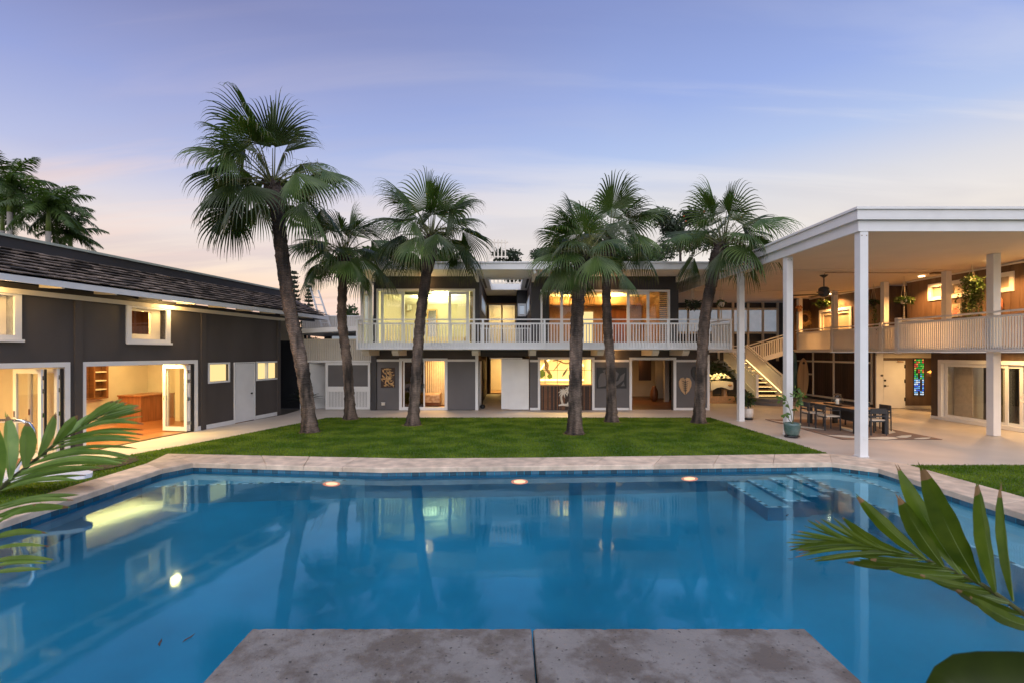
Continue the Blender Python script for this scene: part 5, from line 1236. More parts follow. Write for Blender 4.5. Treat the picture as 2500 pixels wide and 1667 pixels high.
# ------------------------------------------------------------------ patio furniture and pots
def furniture():
    r = thing("patio_rug", "brown outdoor rug with pale leaf shapes under the dining table", "rug", (10.8, 15.8, .012))
    MB().box(9.5, 12.35, 13.75, 17.9, .0125, .022).build("rug_base", mat("rug_weave", (.17, .10, .07), .95, .3, 2.2, .2, 90, col2=(.25, .17, .12)), r)
    for (px, py, l, w, an) in ((9.95, 14.15, .55, .22, 2.6), (10.8, 13.95, .6, .24, .2), (11.6, 14.2, .5, .14, .5), (9.75, 16.0, .7, .16, 2.2), (9.8, 17.1, .6, .16, 2.0), (10.9, 15.6, .6, .2, 1.2), (11.9, 15.2, .6, .2, 1.0), (11.9, 13.9, .35, .1, .3)):
        d = Vector((math.cos(an), math.sin(an), 0)) * l; s = Vector((-d.y, d.x, 0)).normalized() * w; c = Vector((px, py, 0))
        MB().prism([tuple(c - d)[:2], tuple(c - d * .3 - s)[:2], tuple(c + d * .4 - s * .8)[:2], tuple(c + d)[:2], tuple(c + d * .3 + s * .7)[:2], tuple(c - d * .4 + s * .6)[:2]], .0222, .026).build("leaf_motif", "cream", r)
    x0, x1, y0, y1 = 10.5, 11.5, 14.62, 17.0
    t = thing("dining_table", "dark framed outdoor dining table with wooden slat top on the patio", "table", (11, 15.8, .022))
    for i in range(8): MB().box(x0 + .05 + i * .1135, x0 + .05 + i * .1135 + .106, y0 + .05, y1 - .05, .72, .75).build("slat", "oak", t)
    MB().box(x0, x1, y0, y0 + .049, .68, .752).box(x0, x1, y1 - .049, y1, .68, .752).box(x0, x0 + .049, y0 + .05, y1 - .05, .68, .752).box(x1 - .049, x1, y0 + .05, y1 - .05, .68, .752).build("frame", "chairmetal", t)
    for a in (x0, x1 - .12):
        for b in (y0, y1 - .12): MB().box(a, a + .12, b, b + .12, .022, .679).build("leg", "chairmetal", t)
    MB().box(10.95, 11.05, 15.3, 16.3, .3, .6).build("stretcher", "chairmetal", t)
    def chair(px, py, rz, lab):
        c = thing("dining_chair", lab, "chair", (px, py, .024), rz, "dining chairs round the patio table", local=True)
        MB().box(-.23, .23, -.22, .22, .43, .465).build("seat", "fabric", c)
        for sx in (-1, 1):
            MB().bar((sx * .23, -.23, 0), (sx * .215, -.22, .62), .035, .035).build("leg", "chairmetal", c)
            MB().bar((sx * .23, .26, 0), (sx * .22, .25, .80), .035, .035).build("leg", "chairmetal", c)
            MB().bar((sx * .22, -.24, .635), (sx * .22, .25, .655), .045, .025).build("armrest", "chairmetal", c)
        MB().bar((-.22, .255, .72), (.22, .255, .72), .03, .16).build("backrest", "chairmetal", c); MB().bar((-.22, .25, .57), (.22, .25, .57), .03, .04).build("back_rail", "chairmetal", c)
        MB().box(-.22, .22, .20, .225, .39, .428).box(-.22, .22, -.225, -.2, .39, .428).build("seat_frame", "chairmetal", c)
    # local front of a chair is -y; back at +y
    chair(10.28, 16.35, math.pi / 2, "dark dining chair on the pool side of the table, farther from the camera")
    chair(10.26, 15.5, math.pi / 2, "dark dining chair on the pool side of the table, nearer the camera")
    chair(11.75, 16.3, -math.pi / 2, "dark dining chair on the house side of the table, farther from the camera")
    chair(11.75, 15.4, -math.pi / 2, "dark dining chair on the house side of the table, nearer the camera")
    chair(11.0, 14.62, math.pi, "dark dining chair at the near end of the table, behind the front pavilion post")
    tr = thing("tray", "dark wooden tray holding the lantern on the dining table", "tray", (10.95, 16.0, .752)); MB().box(10.72, 11.18, 15.55, 16.45, .753, .77).box(10.72, 10.74, 15.55, 16.45, .771, .80).box(11.16, 11.18, 15.55, 16.45, .771, .80).build("tray_base", "darkwood", tr)
    l = thing("lantern", "round glass lantern with white candle on the dining table", "lantern", (10.95, 16.1, .771))
    MB().lathe((10.95, 16.1, .771), [(.10, 0), (.16, .08), (.17, .14), (.12, .25), (.09, .29), (.095, .31)], 20).build("jar", "glass", l, True); MB().lathe((10.95, 16.1, .773), [(.05, .005), (.05, .17)], 12).build("candle", mat("candle_wax", (.8, .76, .66), .6), l); MB().ring((10.95, 16.1, 1.085), .10, .010, "z", 20, 5).build("rim", "steel", l)
    hp = [(10.95 + .15 * math.cos(a), 16.1, 1.03 + .10 * math.sin(a)) for a in [math.pi * k / 10 for k in range(11)]]; MB().tube(hp, .006, 5).build("handle", "steel", l)
    # green glazed pot with sapling
    p = thing("green_pot_plant", "celadon glazed pot with leafy sapling beside a pavilion post", "potted plant", (8.30, 14.15, .012)); C = (8.30, 14.15, .06)
    MB().lathe(C, [(.14, 0), (.185, .05), (.215, .17), (.222, .30), (.23, .37), (.205, .37), (.19, .32)], 28).build("pot", "celadon", p, True); MB().lathe(C, [(.185, .31), (.185, .325)], 20).build("potting_soil", "soil", p)
    MB().ring((8.30, 14.15, .05), .19, .018, "z", 20, 5).box(8.26, 8.34, 13.94, 14.36, .02, .045).box(8.09, 8.51, 14.11, 14.19, .02, .045).build("pot_stand", "black", p)
    for pts in ([(8.32, 14.15, .39), (8.26, 14.13, .7), (8.15, 14.12, 1.05), (8.02, 14.1, 1.22)], [(8.32, 14.15, .39), (8.38, 14.16, .8), (8.45, 14.16, 1.15), (8.50, 14.16, 1.35)], [(8.3, 14.15, .39), (8.18, 14.12, .55), (8.08, 14.1, .72)]):
        MB().tube(pts, [.011, .009, .007, .004][:len(pts)], 6).build("stem", "petiole", p)
    for (cx_, cz, rr, k) in ((8.46, 1.30, .20, 26), (8.02, 1.18, .12, 10), (8.45, 1.02, .12, 8), (8.06, .70, .08, 6), (8.16, .98, .06, 4), (8.38, .82, .05, 3)):
        for _ in range(k):
            c = Vector((cx_ + R.gauss(0, rr * .5), 14.13 + R.gauss(0, rr * .4), cz + R.gauss(0, rr * .45))); d = Vector((R.gauss(0, 1), R.gauss(0, .6) - .3, R.gauss(-.4, .5))).normalized(); L_ = R.uniform(.08, .15)
            MB().leaf([c, c + d * L_ * .35, c + d * L_ * .75, c + d * L_], [.01, L_ * .62, L_ * .5, .005], d.cross(Vector((R.gauss(0, .4), 1, R.gauss(0, .4))))).build("leaf", "pot_leaf", p)
    p = thing("white_pot_plant", "white textured pot with dark shrub beside the farthest pavilion post", "potted plant", (8.90, 17.95, .012)); C = (8.90, 17.95, .07)
    MB().lathe(C, [(.12, 0), (.17, .06), (.185, .2), (.18, .33), (.16, .36), (.15, .32)], 24).build("pot", "whitepot", p, True); MB().lathe((8.90, 17.95, .012), [(.16, 0), (.17, .05)], 16).build("saucer", "black", p)
    m = MB(); leaf_cloud(m, (8.9, 17.95, .75), .34, 260, .14, R, (.7, .7, 1)); m.build("foliage", "tree_leaf", p); MB().tube([(8.9, 17.95, .38), (8.9, 17.95, .8)], .02).build("stem", "boot", p)
    # surfboards
    def board(nm, lab, X, Y, u0, v0, v1, w, mm, lean):
        zb, zt = VZ(v1, Y), VZ(v0, Y); n = 14; o = thing(nm, lab, "surfboard", (X, Y, zb)); pts = []
        prof = [0.0] + [w / 2 * (math.sin(math.pi * min(1, (.04 + .92 * k / n))) ** .55) * (1 - .12 * (k / n)) for k in range(1, n)] + [0.0]
        vs = []; 
        for k in range(n + 1): vs.append((X + lean * k / n - prof[k], zb + (zt - zb) * k / n))
        for k in range(n, -1, -1): vs.append((X + lean * k / n + prof[k], zb + (zt - zb) * k / n))
        MB().vprism(vs, Y - .04, Y + .04).build("deck", mm, o); MB().vprism([(v[0] * .0 + (X + lean * .5) + (v[0] - X - lean * .5) * .90, zb + .02 + (v[1] - zb) * .985) for v in vs], Y - .055, Y - .041).build("deck_crown", mm, o)
        MB().bar((X, Y - .057, zb + .05), (X + lean, Y - .057, zt - .05), .012, .004, (0, 1, 0)).build("stringer", "shelfwood", o)
        if mm == "surf": MB().lathe((0, 0, 0), [(.06, -.004), (.06, .004)], 12)
        return o
    o = board("surfboard", "honey coloured wooden surfboard standing against the dark slatted wall", 15.93, 26.2, 0, 873, 971, .62, "surf", .05)
    MB().vprism([(15.965 + .07 * math.cos(a), 1.93 + .07 * math.sin(a)) for a in [k * math.pi / 6 for k in range(12)]], 26.13, 26.144).build("emblem_spot", "black", o)
    board("painted_surfboard", "blue green painted surfboard half hidden behind the wooden one", 15.50, 26.45, 0, 855, 970, .5, "surfblue", .1)
    # wreath, birdhouse, paintings on the upper walkway
    w = thing("straw_wreath", "brown straw wreath hung on the dark wall at the end of the walkway", "wreath", (16.3, 26.6, 3.9)); m = MB(); c = Vector((UX(1965, 26.5), 26.52, VZ(778, 26.5)))
    for k in range(520):
        a = R.uniform(0, 6.283); rr = R.gauss(.28, .06); d = Vector((math.cos(a + R.gauss(0, .5)), R.gauss(-.3, .4), math.sin(a + R.gauss(0, .5)))).normalized(); q = c + Vector((math.cos(a) * rr, R.uniform(-.06, .06), math.sin(a) * rr)); m.leaf([q, q + d * .06, q + d * .13], [.01, .03, .004], d.cross(Vector((0, 1, .2))))
    m.build("straw", "dryleaf", w); MB().ring(tuple(c), .27, .05, "y", 22, 6).build("hoop", "rattan", w)
    b = thing("birdhouse", "small wooden birdhouse fixed to the farthest walkway column", "birdhouse", (15.55, 25.9, 4.6)); c = Vector((UX(1950, 25.9), 25.85, VZ(757, 25.9)))
    MB().vprism([(c.x - .09, c.z - .10), (c.x + .09, c.z - .10), (c.x + .09, c.z + .06), (c.x, c.z + .14), (c.x - .09, c.z + .06)], c.y - .08, c.y + .08).build("box", "oak", b); MB().bar((c.x - .13, c.y, c.z + .05), (c.x, c.y, c.z + .17), .2, .02, (0, 1, 0)).bar((c.x + .13, c.y, c.z + .05), (c.x, c.y, c.z + .17), .2, .02, (0, 1, 0)).build("roof", "panelwood", b); MB().vprism([(c.x + .03 * math.cos(k), c.z + .03 * math.sin(k)) for k in [i * math.pi / 5 for i in range(10)]], c.y - .085, c.y - .081).build("entrance_hole", "black", b)
    p = thing("flower_painting", "square canvas with a pink flower on the upper walkway wall", "painting", (16.55, 17.95, 3.8))
    MB().box(16.50, 16.575, 17.66, 18.20, 3.78, 4.26).build("canvas", mat("canvas_paint", (.55, .50, .42), .7, 0, 5, col2=(.20, .22, .15)), p)
    for k in range(6):
        a = k * math.pi / 3; c = Vector((16.494, 17.86, 4.0)); d = Vector((0, math.cos(a), math.sin(a))); MB().leaf([c, c + d * .1, c + d * .19], [.02, .10, .02], d.cross(Vector((1, 0, 0))), .02).build("petal", mat("petal_pink", (.72, .22, .18), .7), p)
    c = thing("wood_carving", "tall root wood carving on the upper walkway wall near the right edge", "wall carving", (16.5, 16.35, 3.8))
    for k in range(9):
        y = 16.15 + .055 * k; MB().tube([(16.53, y, 3.82 + .1 * abs(k - 4) / 4), (16.48, y + .03 * math.sin(k * 2), 4.0), (16.47, y - .03 * math.sin(k * 1.3), 4.2), (16.53, 16.35 + (y - 16.35) * .6, 4.42 - .03 * abs(k - 4))], [.02, .04, .04, .015], 6).build("root_strand", "panelwood", c)
    g = thing("hanging_basket_lamp", "woven basket lamp hanging beside the stained glass strip", "basket lamp", (UX(2278, 20.2), 20.2, 1.7)); cc = (UX(2278, 20.2), 20.2, VZ(911, 20.2))
    MB().lathe(cc, [(.05, -.14), (.18, -.10), (.23, 0), (.17, .09), (.05, .13)], 16).build("basket", "rattan", g, True); MB().tube([(cc[0], cc[1], cc[2] + .12), (cc[0], cc[1], 2.5)], .008, 5).build("cord", "black", g)
    # white lounger and steel rail at the left
    l = thing("white_lounger", "long white lounger board with rounded end on the lawn beside the pool", "lounger", (-9.2, 8.55, 0)); zz = .26
    a = at(222, 1152, 8.6); pts = [(a.x, 8.62), (a.x - .03, 8.50), (a.x - .2, 8.40), (a.x - .6, 8.30), (-11.4, 8.05), (-11.4, 8.72), (a.x - .5, 8.95), (a.x - .12, 8.78)]
    MB().prism(pts, zz, zz + .07).build("deck", "white", l)
    for q in ((-9.3, 8.6), (-10.5, 8.5)): MB().box(q[0] - .03, q[0] + .03, q[1] - .2, q[1] + .2, 0, zz - .001).build("leg", "white", l)
    h = thing("steel_handrail", "bent polished steel handrail standing behind the lounger at the left", "handrail", (-8.75, 8.5, 0)); A = lambda u, v: at(u, v, 8.5)
    MB().tube([A(-60, 1026), A(20, 1026), A(55, 1027), A(72, 1034), A(82, 1050), A(82, 1070), A(76, 1088), A(60, 1110), A(42, 1140), A(36, 1172)], .034, 10).build("tube", "chrome", h, True)
    ch = thing("rattan_chair", "round backed rattan chair inside the leftmost opening", "chair", LW(-2.6, 1.6, .02)); c = LW(-2.6, 1.6, .02)
    MB().lathe(tuple(c), [(.30, .30), (.34, .42), (.32, .44)], 18).build("seat", "rattan", ch); m = MB()
    for k in range(13):
        an = math.pi * (k / 12) + .3; m.tube([c + Vector((.33 * math.cos(an), .33 * math.sin(an), .43)), c + Vector((.38 * math.cos(an), .38 * math.sin(an), .95))], .012, 5)
    m.tube([c + Vector((.38 * math.cos(math.pi * k / 16 + .3), .38 * math.sin(math.pi * k / 16 + .3), .96)) for k in range(17)], .03, 6); m.build("backrest", "rattan", ch)
    for k in range(4): an = math.pi / 2 * k + .5; MB().tube([c + Vector((.26 * math.cos(an), .26 * math.sin(an), 0)), c + Vector((.26 * math.cos(an), .26 * math.sin(an), .32))], .02, 6).build("leg", "rattan", ch)

    # hanging planters
    def hang(lab, u, vtop, v0, v1, Y, zt, wpx, trail=0, pot=None, mm="tree_leaf", tail=0):
        c = at(u, (v0 + v1) / 2, Y); w = wpx * Y / F; hgt = (v1 - v0) * Y / F
        o = thing("hanging_planter", lab, "hanging planter", (c.x, Y, zt)); pc = Vector((c.x, Y, c.z if not trail else VZ(v0, Y) - .15))
        for k in range(3):
            a = k * 2.1; MB().tube([(pc.x + .12 * math.cos(a), pc.y + .12 * math.sin(a), pc.z), (pc.x, pc.y, min(zt - .02, pc.z + .75)), (pc.x, pc.y, zt)], .008, 4).build("cord", "rope", o)
        MB().lathe(tuple(pc), [(.09, -.15), (.13, -.05), (.14, .03), (.12, .03)], 14).build("pot", pot or "soil", o, True)
        m = MB(); leaf_cloud(m, (pc.x, pc.y, pc.z + .02), w / 2, int(420 * max(.35, w)), .13, R, (1, .8, min(1, .75 * hgt / w) if not trail else .45), .5)
        for k in range(trail):
            p = pc + Vector((R.uniform(-.4, .4) * w, R.uniform(-.2, .2), 0)); ln = R.uniform(.5, 1.0) * hgt
            for j in range(int(ln / .035)):
                p = p + Vector((R.gauss(0, .012), R.gauss(0, .012), -.035)); d = Vector((R.gauss(0, 1), R.gauss(0, 1), -.5)).normalized(); s_ = d.cross(Vector((0, 0, 1))).normalized()
                m.add([p, p + d * .05 + s_ * .03, p + d * .1, p + d * .05 - s_ * .03], [(0, 1, 2, 3)])
        m.build("foliage", mm, o)
        if tail: MB().lathe((pc.x, pc.y, pc.z - .2 - tail), [(.005, tail), (.02, tail - .1), (.035, .05), (.03, 0)], 8).build("tassel", "rope", o)
    hang("wide dark fern basket hanging at the right end of the balcony", 1690, 690, 722, 768, 20.0, 5.40, 48, mm="tree_dark")
    hang("white pot in rope hanger above the balcony corner, with long tassel", 1761, 696, 726, 755, 20.0, 5.41, 24, pot="whitepot", tail=.5)
    hang("leafy hanging planter farthest along the walkway, under the far downlight", 2010, 720, 728, 756, 24.0, 5.41, 44)
    hang("hanging planter with vines trailing past the railing, beside the front post", 2133, 715, 730, 858, 20.8, 5.41, 28, trail=7)
    hang("round rope hung planter with tassel between two walkway columns", 2207, 672, 718, 748, 18.6, 5.41, 46, pot="whitepot", tail=.6)
    hang("bushy trailing hanging planter beside the front walkway column", 2373, 635, 672, 778, 16.2, 5.41, 46, trail=46)
furniture()

# ------------------------------------------------------------------ fan palms on the lawn
def fan_frond(tr, base, az, el, plen, Rb, rng, old):
    mb = MB(); d = Vector((math.cos(az) * math.cos(el), math.sin(az) * math.cos(el), math.sin(el))); p = Vector(base); pts = [p.copy()]
    sag = .05 + .10 * max(0, math.cos(el))
    for k in range(6):
        p = p + d * plen / 6; pts.append(p.copy()); d = (d + Vector((0, 0, -sag))).normalized()
    mb.cur = 1; mb.tube(pts, [.032, .026, .022, .019, .016, .014, .012], 5, False)
    d = (d + Vector((0, 0, -.16 - .25 * old))).normalized(); Hb = pts[-1]
    s = d.cross(Vector((0, 0, 1)))
    if s.length < .1: s = Vector((math.sin(az), -math.cos(az), 0))
    s.normalize(); s = (s + Vector((0, 0, rng.gauss(0, .38)))).normalized(); n = s.cross(d).normalized()
    if n.z < 0 and abs(el) < 1.3: n = -n
    N = 34; span = math.radians(rng.uniform(72, 98)); dphi = 2 * span / N
    rad = [.05, .22, .40, .54, .66, .78, .88, .97, 1.05]
    g = [0, .01, .03, .06, .14, .26, .46, .75, 1.1]; young = max(0.0, math.sin(el)) ** 2
    for i in range(N):
        ph = -span + dphi * (i + .5); dr = d * math.cos(ph) + s * math.sin(ph); tn = (-d * math.sin(ph) + s * math.cos(ph))
        Lr = Rb * (.62 + .38 * math.cos(ph * .75)) * rng.uniform(.93, 1.06); fold = -.48 * abs(math.sin(ph)); c = Hb.copy(); prev = 0; cur = (dr + n * fold).normalized(); rows = []
        dr0 = rng.uniform(.55, 1.35)
        for j, r in enumerate(rad):
            st = (r - prev) * Lr; prev = r
            cur = (cur + Vector((0, 0, -1)) * g[j] * dr0 * (1 - .30 * young)).normalized(); c = c + cur * st
            full = 2 * r * Lr * math.sin(dphi / 2)
            hw = full / 2 if r <= .5 else max(.0025, (.5 * Lr * math.sin(dphi / 2)) * (1 - ((r - .5) / .55) ** 1.1 * .9))
            rows.append((c - tn * hw, c + n * hw * .75, c + tn * hw))
        vs = [q for row in rows for q in row]; fs = []; fs2 = []
        for j in range(len(rows) - 1):
            k = 3 * j; (fs if j < 6 else fs2).extend([(k, k + 1, k + 4, k + 3), (k + 1, k + 2, k + 5, k + 4)])
        b0 = len(mb.v); mb.v += [tuple(v) for v in vs]
        mb.f += [tuple(q + b0 for q in f) for f in fs + fs2]; mb.mi += [0] * len(fs) + [2 if (old > .3 or rng.random() < .45) else 0] * len(fs2)
    mb.build("frond", ["palm_leaf", "petiole", "palm_tip"], tr)

def fan_palm(label, disp, Y, size, nfr, seed, boot, wbase, wtop, low=93, bias=0.0):
    rng = random.Random(seed); pts = [at(u * 1.0629, v * 1.0629, Y) for u, v in disp]; pts[0].z = -.02
    t = thing("fan_palm", label, "palm tree", (pts[0].x, Y, 0), group="fan palms on the lawn")
    # smooth dense trunk
    dense = []
    for i in range(len(pts) - 1):
        p0, p1, p2, p3 = pts[max(0, i - 1)], pts[i], pts[i + 1], pts[min(len(pts) - 1, i + 2)]; k = max(2, int((p2 - p1).length / .045))
        for j in range(k):
            s = j / k; dense.append(.5 * ((2 * p1) + (p2 - p0) * s + (2 * p0 - 5 * p1 + 4 * p2 - p3) * s * s + (3 * p1 - p0 - 3 * p2 + p3) * s ** 3))
    dense.append(pts[-1]); L_ = len(dense); rs = []
    for i, p in enumerate(dense):
        q = i / (L_ - 1); h = p.z
        r = wbase / 2 + (wtop / 2 - wbase / 2) * q + .11 * math.exp(-h / .28)
        r *= 1 + rng.uniform(-.035, .035) + (.05 if rng.random() < .12 else 0)
        rs.append(r)
    mb = MB().tube(dense, rs, 14)
    for i in range(0, len(mb.v) - 0):     # slight lumpiness
        x, y, z = mb.v[i]; w = .008 * math.sin(x * 31 + z * 17) + .006 * math.sin(y * 43 - z * 29); mb.v[i] = (x + w, y + w * .7, z)
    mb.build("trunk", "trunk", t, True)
    dm = MB(); k = 22; dm.add([(pts[0].x + (.34 + rng.uniform(-.05, .07)) * math.cos(6.283 * j / k), Y + (.34 + rng.uniform(-.05, .07)) * math.sin(6.283 * j / k), .012) for j in range(k)], [tuple(range(k))]); dm.build("root_soil", "dryleaf", t)
    # shaggy leaf-base boots below the crown
    top = pts[-1]; bm = MB(); nb = int(70 * boot) + 26; dirn = (dense[-1] - dense[-8]).normalized()
    bm.tube([top - dirn * boot * 1.0, top - dirn * boot * .8, top - dirn * boot * .25, top + dirn * .12, top + dirn * .35], [wtop * .5, wtop * .64, wtop * .80, wtop * .62, .06], 14)
    for i in range(nb):
        q = rng.random(); c = top - dirn * boot * (1 - q) + dirn * .15 * q; a = rng.uniform(0, 6.283); o = Vector((math.cos(a), math.sin(a), 0)); rr = wtop * (.42 + .26 * q)
        b = c + o * rr * .9; e = b + o * rng.uniform(.04, .12) + Vector((0, 0, rng.uniform(.03, .20)))
        bm.bar(b, e, rng.uniform(.04, .09), .02, o)
    bm.build("leaf_bases", "boot", t)
    hub = top + dirn * .32; ga = 2.39996; az0 = rng.uniform(0, 6)
    for i in range(nfr):
        q = (i + .5) / nfr; el = math.radians(82 - low * q + rng.uniform(-11, 11)); az = az0 + ga * i + rng.uniform(-.25, .25)
        dv = Vector((math.cos(az) * math.cos(el) + bias * (.35 + .65 * q), math.sin(az) * math.cos(el), math.sin(el))); az = math.atan2(dv.y, dv.x); el = math.atan2(dv.z, math.hypot(dv.x, dv.y))
        old = max(0, (q - .62) / .38) if rng.random() < .8 else 0
        pl = size * (.40 + .10 * math.cos(el)) * rng.uniform(.70, 1.15)
        fan_frond(t, hub + Vector((math.cos(az), math.sin(az), 0)) * .08 - dirn * .25 * q, az, el, pl, size * rng.uniform(.46, .60), rng, old)
    # flower sprays
    fl = MB()
    for k in range(8):
        az = rng.uniform(0, 6.283); el = rng.uniform(-.1, .9); d = Vector((math.cos(az) * math.cos(el), math.sin(az) * math.cos(el), math.sin(el))); p = hub.copy()
        main = []
        for j in range(8): main.append(p.copy()); p = p + d * size * .075; d = (d + Vector((0, 0, -.12))).normalized()
        fl.tube(main, [.014] * 3 + [.010] * 3 + [.006] * 2, 4, False)
        for j in range(2, 8):
            for _ in range(10):
                e = main[j] + Vector((rng.gauss(0, .14), rng.gauss(0, .14), rng.gauss(-.04, .12))); fl.bar(main[j], e, .008, .006)
    fl.build("flower_sprays", "bloom", t)

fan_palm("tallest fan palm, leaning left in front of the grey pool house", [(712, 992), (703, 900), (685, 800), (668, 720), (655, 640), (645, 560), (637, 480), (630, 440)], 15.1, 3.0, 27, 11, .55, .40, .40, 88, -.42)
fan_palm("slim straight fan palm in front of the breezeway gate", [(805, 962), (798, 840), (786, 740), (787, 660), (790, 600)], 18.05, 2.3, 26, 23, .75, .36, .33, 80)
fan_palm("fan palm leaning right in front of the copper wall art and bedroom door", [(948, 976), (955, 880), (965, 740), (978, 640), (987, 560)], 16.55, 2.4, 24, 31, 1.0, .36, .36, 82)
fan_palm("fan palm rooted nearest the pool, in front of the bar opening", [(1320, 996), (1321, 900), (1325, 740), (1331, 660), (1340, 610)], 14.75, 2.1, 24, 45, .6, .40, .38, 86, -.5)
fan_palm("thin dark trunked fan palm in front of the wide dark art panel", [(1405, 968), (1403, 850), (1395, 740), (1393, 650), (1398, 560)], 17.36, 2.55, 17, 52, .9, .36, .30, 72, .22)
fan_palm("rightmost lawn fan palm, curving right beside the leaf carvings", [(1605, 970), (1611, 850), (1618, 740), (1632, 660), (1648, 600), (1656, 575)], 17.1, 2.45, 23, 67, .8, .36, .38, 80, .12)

# ------------------------------------------------------------------ far trees
def royal_palm(label, u, v, Y, size, seed, wind=.9, trunkw=.34, nf=15):
    rng = random.Random(seed); c = at(u, v, Y); t = thing("royal_palm", label, "palm tree", (c.x, Y, 0), group="feather palms behind the pool house")
    MB().tube([(c.x, Y, 0), (c.x, Y, c.z - size * .62)], [trunkw * .6, trunkw * .5], 12).build("trunk", "greycrown", t, True)
    MB().tube([(c.x, Y, c.z - size * .62), (c.x, Y, c.z - size * .3), (c.x, Y, c.z)], [trunkw * .48, trunkw * .42, .08], 10).build("crownshaft", "crownshaft", t, True)
    for i in range(nf):
        az = i * 2.39996 + rng.uniform(-.2, .2); el = math.radians(72 - 95 * (i / nf) + rng.uniform(-8, 8)); d = Vector((math.cos(az) * math.cos(el), math.sin(az) * math.cos(el), math.sin(el))); p = Vector((c.x, Y, c.z - .1)); L_ = size * rng.uniform(.9, 1.15); pts = []
        for k in range(12): pts.append(p.copy()); p = p + d * L_ / 11; d = (d + Vector((.035 * wind, 0, -.13))).normalized()
        mb = MB(); mb.tube(pts, [.05 * (1 - k / 13) for k in range(12)], 4, False)
        for k in range(1, 56):
            s = k / 56 * 11; j = min(10, int(s)); q = pts[j].lerp(pts[j + 1], s - j); dd = (pts[j + 1] - pts[j]).normalized(); sd = dd.cross(Vector((0, 0, 1))).normalized()
            ll = size * .26 * math.sin(math.pi * (.12 + .84 * k / 56)) + .1
            for sg in (-1, 1):
                e = (sd * sg * rng.uniform(.6, 1) + dd * rng.uniform(.3, .7) + Vector((.15 * wind, 0, rng.uniform(-.75, .0)))).normalized(); w = dd * .035
                m1 = q + e * ll * .55; tp = q + e * ll + Vector((.03, 0, -.22 * ll))
                mb.add([q - w, q + w, m1 + w, m1 - w, tp], [(0, 1, 2, 3), (3, 2, 4)])
        mb.build("frond", "royal", t)
royal_palm("tall royal palm with grey trunk at the left picture edge", 24, 452, 36, 3.3, 3)
royal_palm("royal palm second from the left, behind the pool house roof", 118, 505, 36, 3.0, 9)
royal_palm("royal palm with thin darker trunk beside the second royal palm", 138, 520, 39, 2.8, 14, trunkw=.26)
royal_palm("low dark royal palm crown just above the pool house roof edge", 172, 572, 40, 2.5, 21, nf=13)
royal_palm("yellowish royal palm crown cut off by the left picture edge", 6, 512, 42, 3.0, 27)

def conifer(label, u, v0, Y, seed):
    rng = random.Random(seed); top = at(u, v0, Y); t = thing("norfolk_pine", label, "pine tree", (top.x, Y, 0)); MB().tube([(top.x, Y, 0), (top.x, Y, top.z)], [.3, .02], 8).build("trunk", "boot", t)
    m = MB(); h = top.z; z = top.z - .3; r = .12
    while z > top.z - 7 and z > 1:
        for k in range(6):
            a = k * 1.047 + rng.uniform(-.2, .2); d = Vector((math.cos(a), math.sin(a), .12))
            for j in range(7):
                q = Vector((top.x, Y, z)) + d * r * j / 6
                for s in range(3): e = q + Vector((rng.gauss(0, .14), rng.gauss(0, .1), rng.uniform(.0, .3))); m.bar(q, e, .06, .04)
        z -= rng.uniform(.35, .5); r = min(1.0, r + .07)
    m.build("branches", "tree_dark", t)
conifer("slender norfolk pine top rising behind the pool house roof", 718, 662, 46, 2)
conifer("small norfolk pine top beside the roof ladder", 754, 697, 52, 4)

def tree(name, label, u, v, Y, rad, seed, n, mm="tree_leaf", sq=(1, .8, .8), size=.30, flowers=0):
    rng = random.Random(seed); c = at(u, v, Y); t = thing(name, label, "tree", (c.x, Y, 0), group="trees behind the main house")
    tr = MB().tube([(c.x, Y, 0), (c.x + .1, Y, c.z * .5), (c.x, Y, c.z)], [.22, .16, .06], 8); m = MB()
    for k in range(9):
        p = Vector((rng.uniform(-.75, .75) * rad * sq[0], rng.uniform(-.6, .6) * rad * sq[1], rng.uniform(-.6, .55) * rad * sq[2])); tr.tube([(c.x, Y, c.z - rad * .5), tuple(c + p * .6), tuple(c + p)], [.07, .04, .015], 5)
        leaf_cloud(m, c + p, rad * rng.uniform(.32, .5), n // 9, size, rng, (1, 1, .8), .2)
    tr.build("trunk", "boot", t); m.build("crown", mm, t)
    if flowers:
        f = MB()
        for k in range(flowers): f.ball(tuple(c + Vector((rng.gauss(0, .6), -.6, rng.uniform(.3, 1.0))) * rad * .7), .06, 6, 4)
        f.build("blossoms", "blossom", t)
tree("roof_tree", "dense green tree behind the roof left of the third lawn palm", 970, 640, 32, 2.1, 1, 3600, sq=(1.15, .8, .75))
tree("roof_tree", "green tree behind the roof right of the third lawn palm", 1088, 640, 32, 1.35, 2, 1900, sq=(1.0, .8, .8))
tree("small_roof_tree", "small dark bush top above the roof beside the white deck screen", 1165, 655, 31, .55, 3, 380)
tree("roof_tree", "dark tree behind the white deck railing over the light well", 1250, 650, 33, 1.7, 4, 2700, "tree_dark")
tree("roof_tree", "broad dark tree behind the roof over the bar opening", 1375, 632, 33, 1.9, 5, 3000, "tree_dark", (1.2, .8, .8))
tree("roof_tree", "leafy green tree behind the roof between the two right palms", 1555, 610, 33, 2.3, 6, 3800, "tree_leaf", (1.0, .8, .9))
tree("flame_tree", "tree with a few red blossoms behind the rightmost lawn palm", 1660, 575, 34, 2.4, 7, 3800, "tree_dark", (1.0, .8, 1.0), flowers=4)
tree("small_roof_tree", "small tree top above the breezeway parapet beside the balcony", 852, 762, 34, .75, 8, 420)

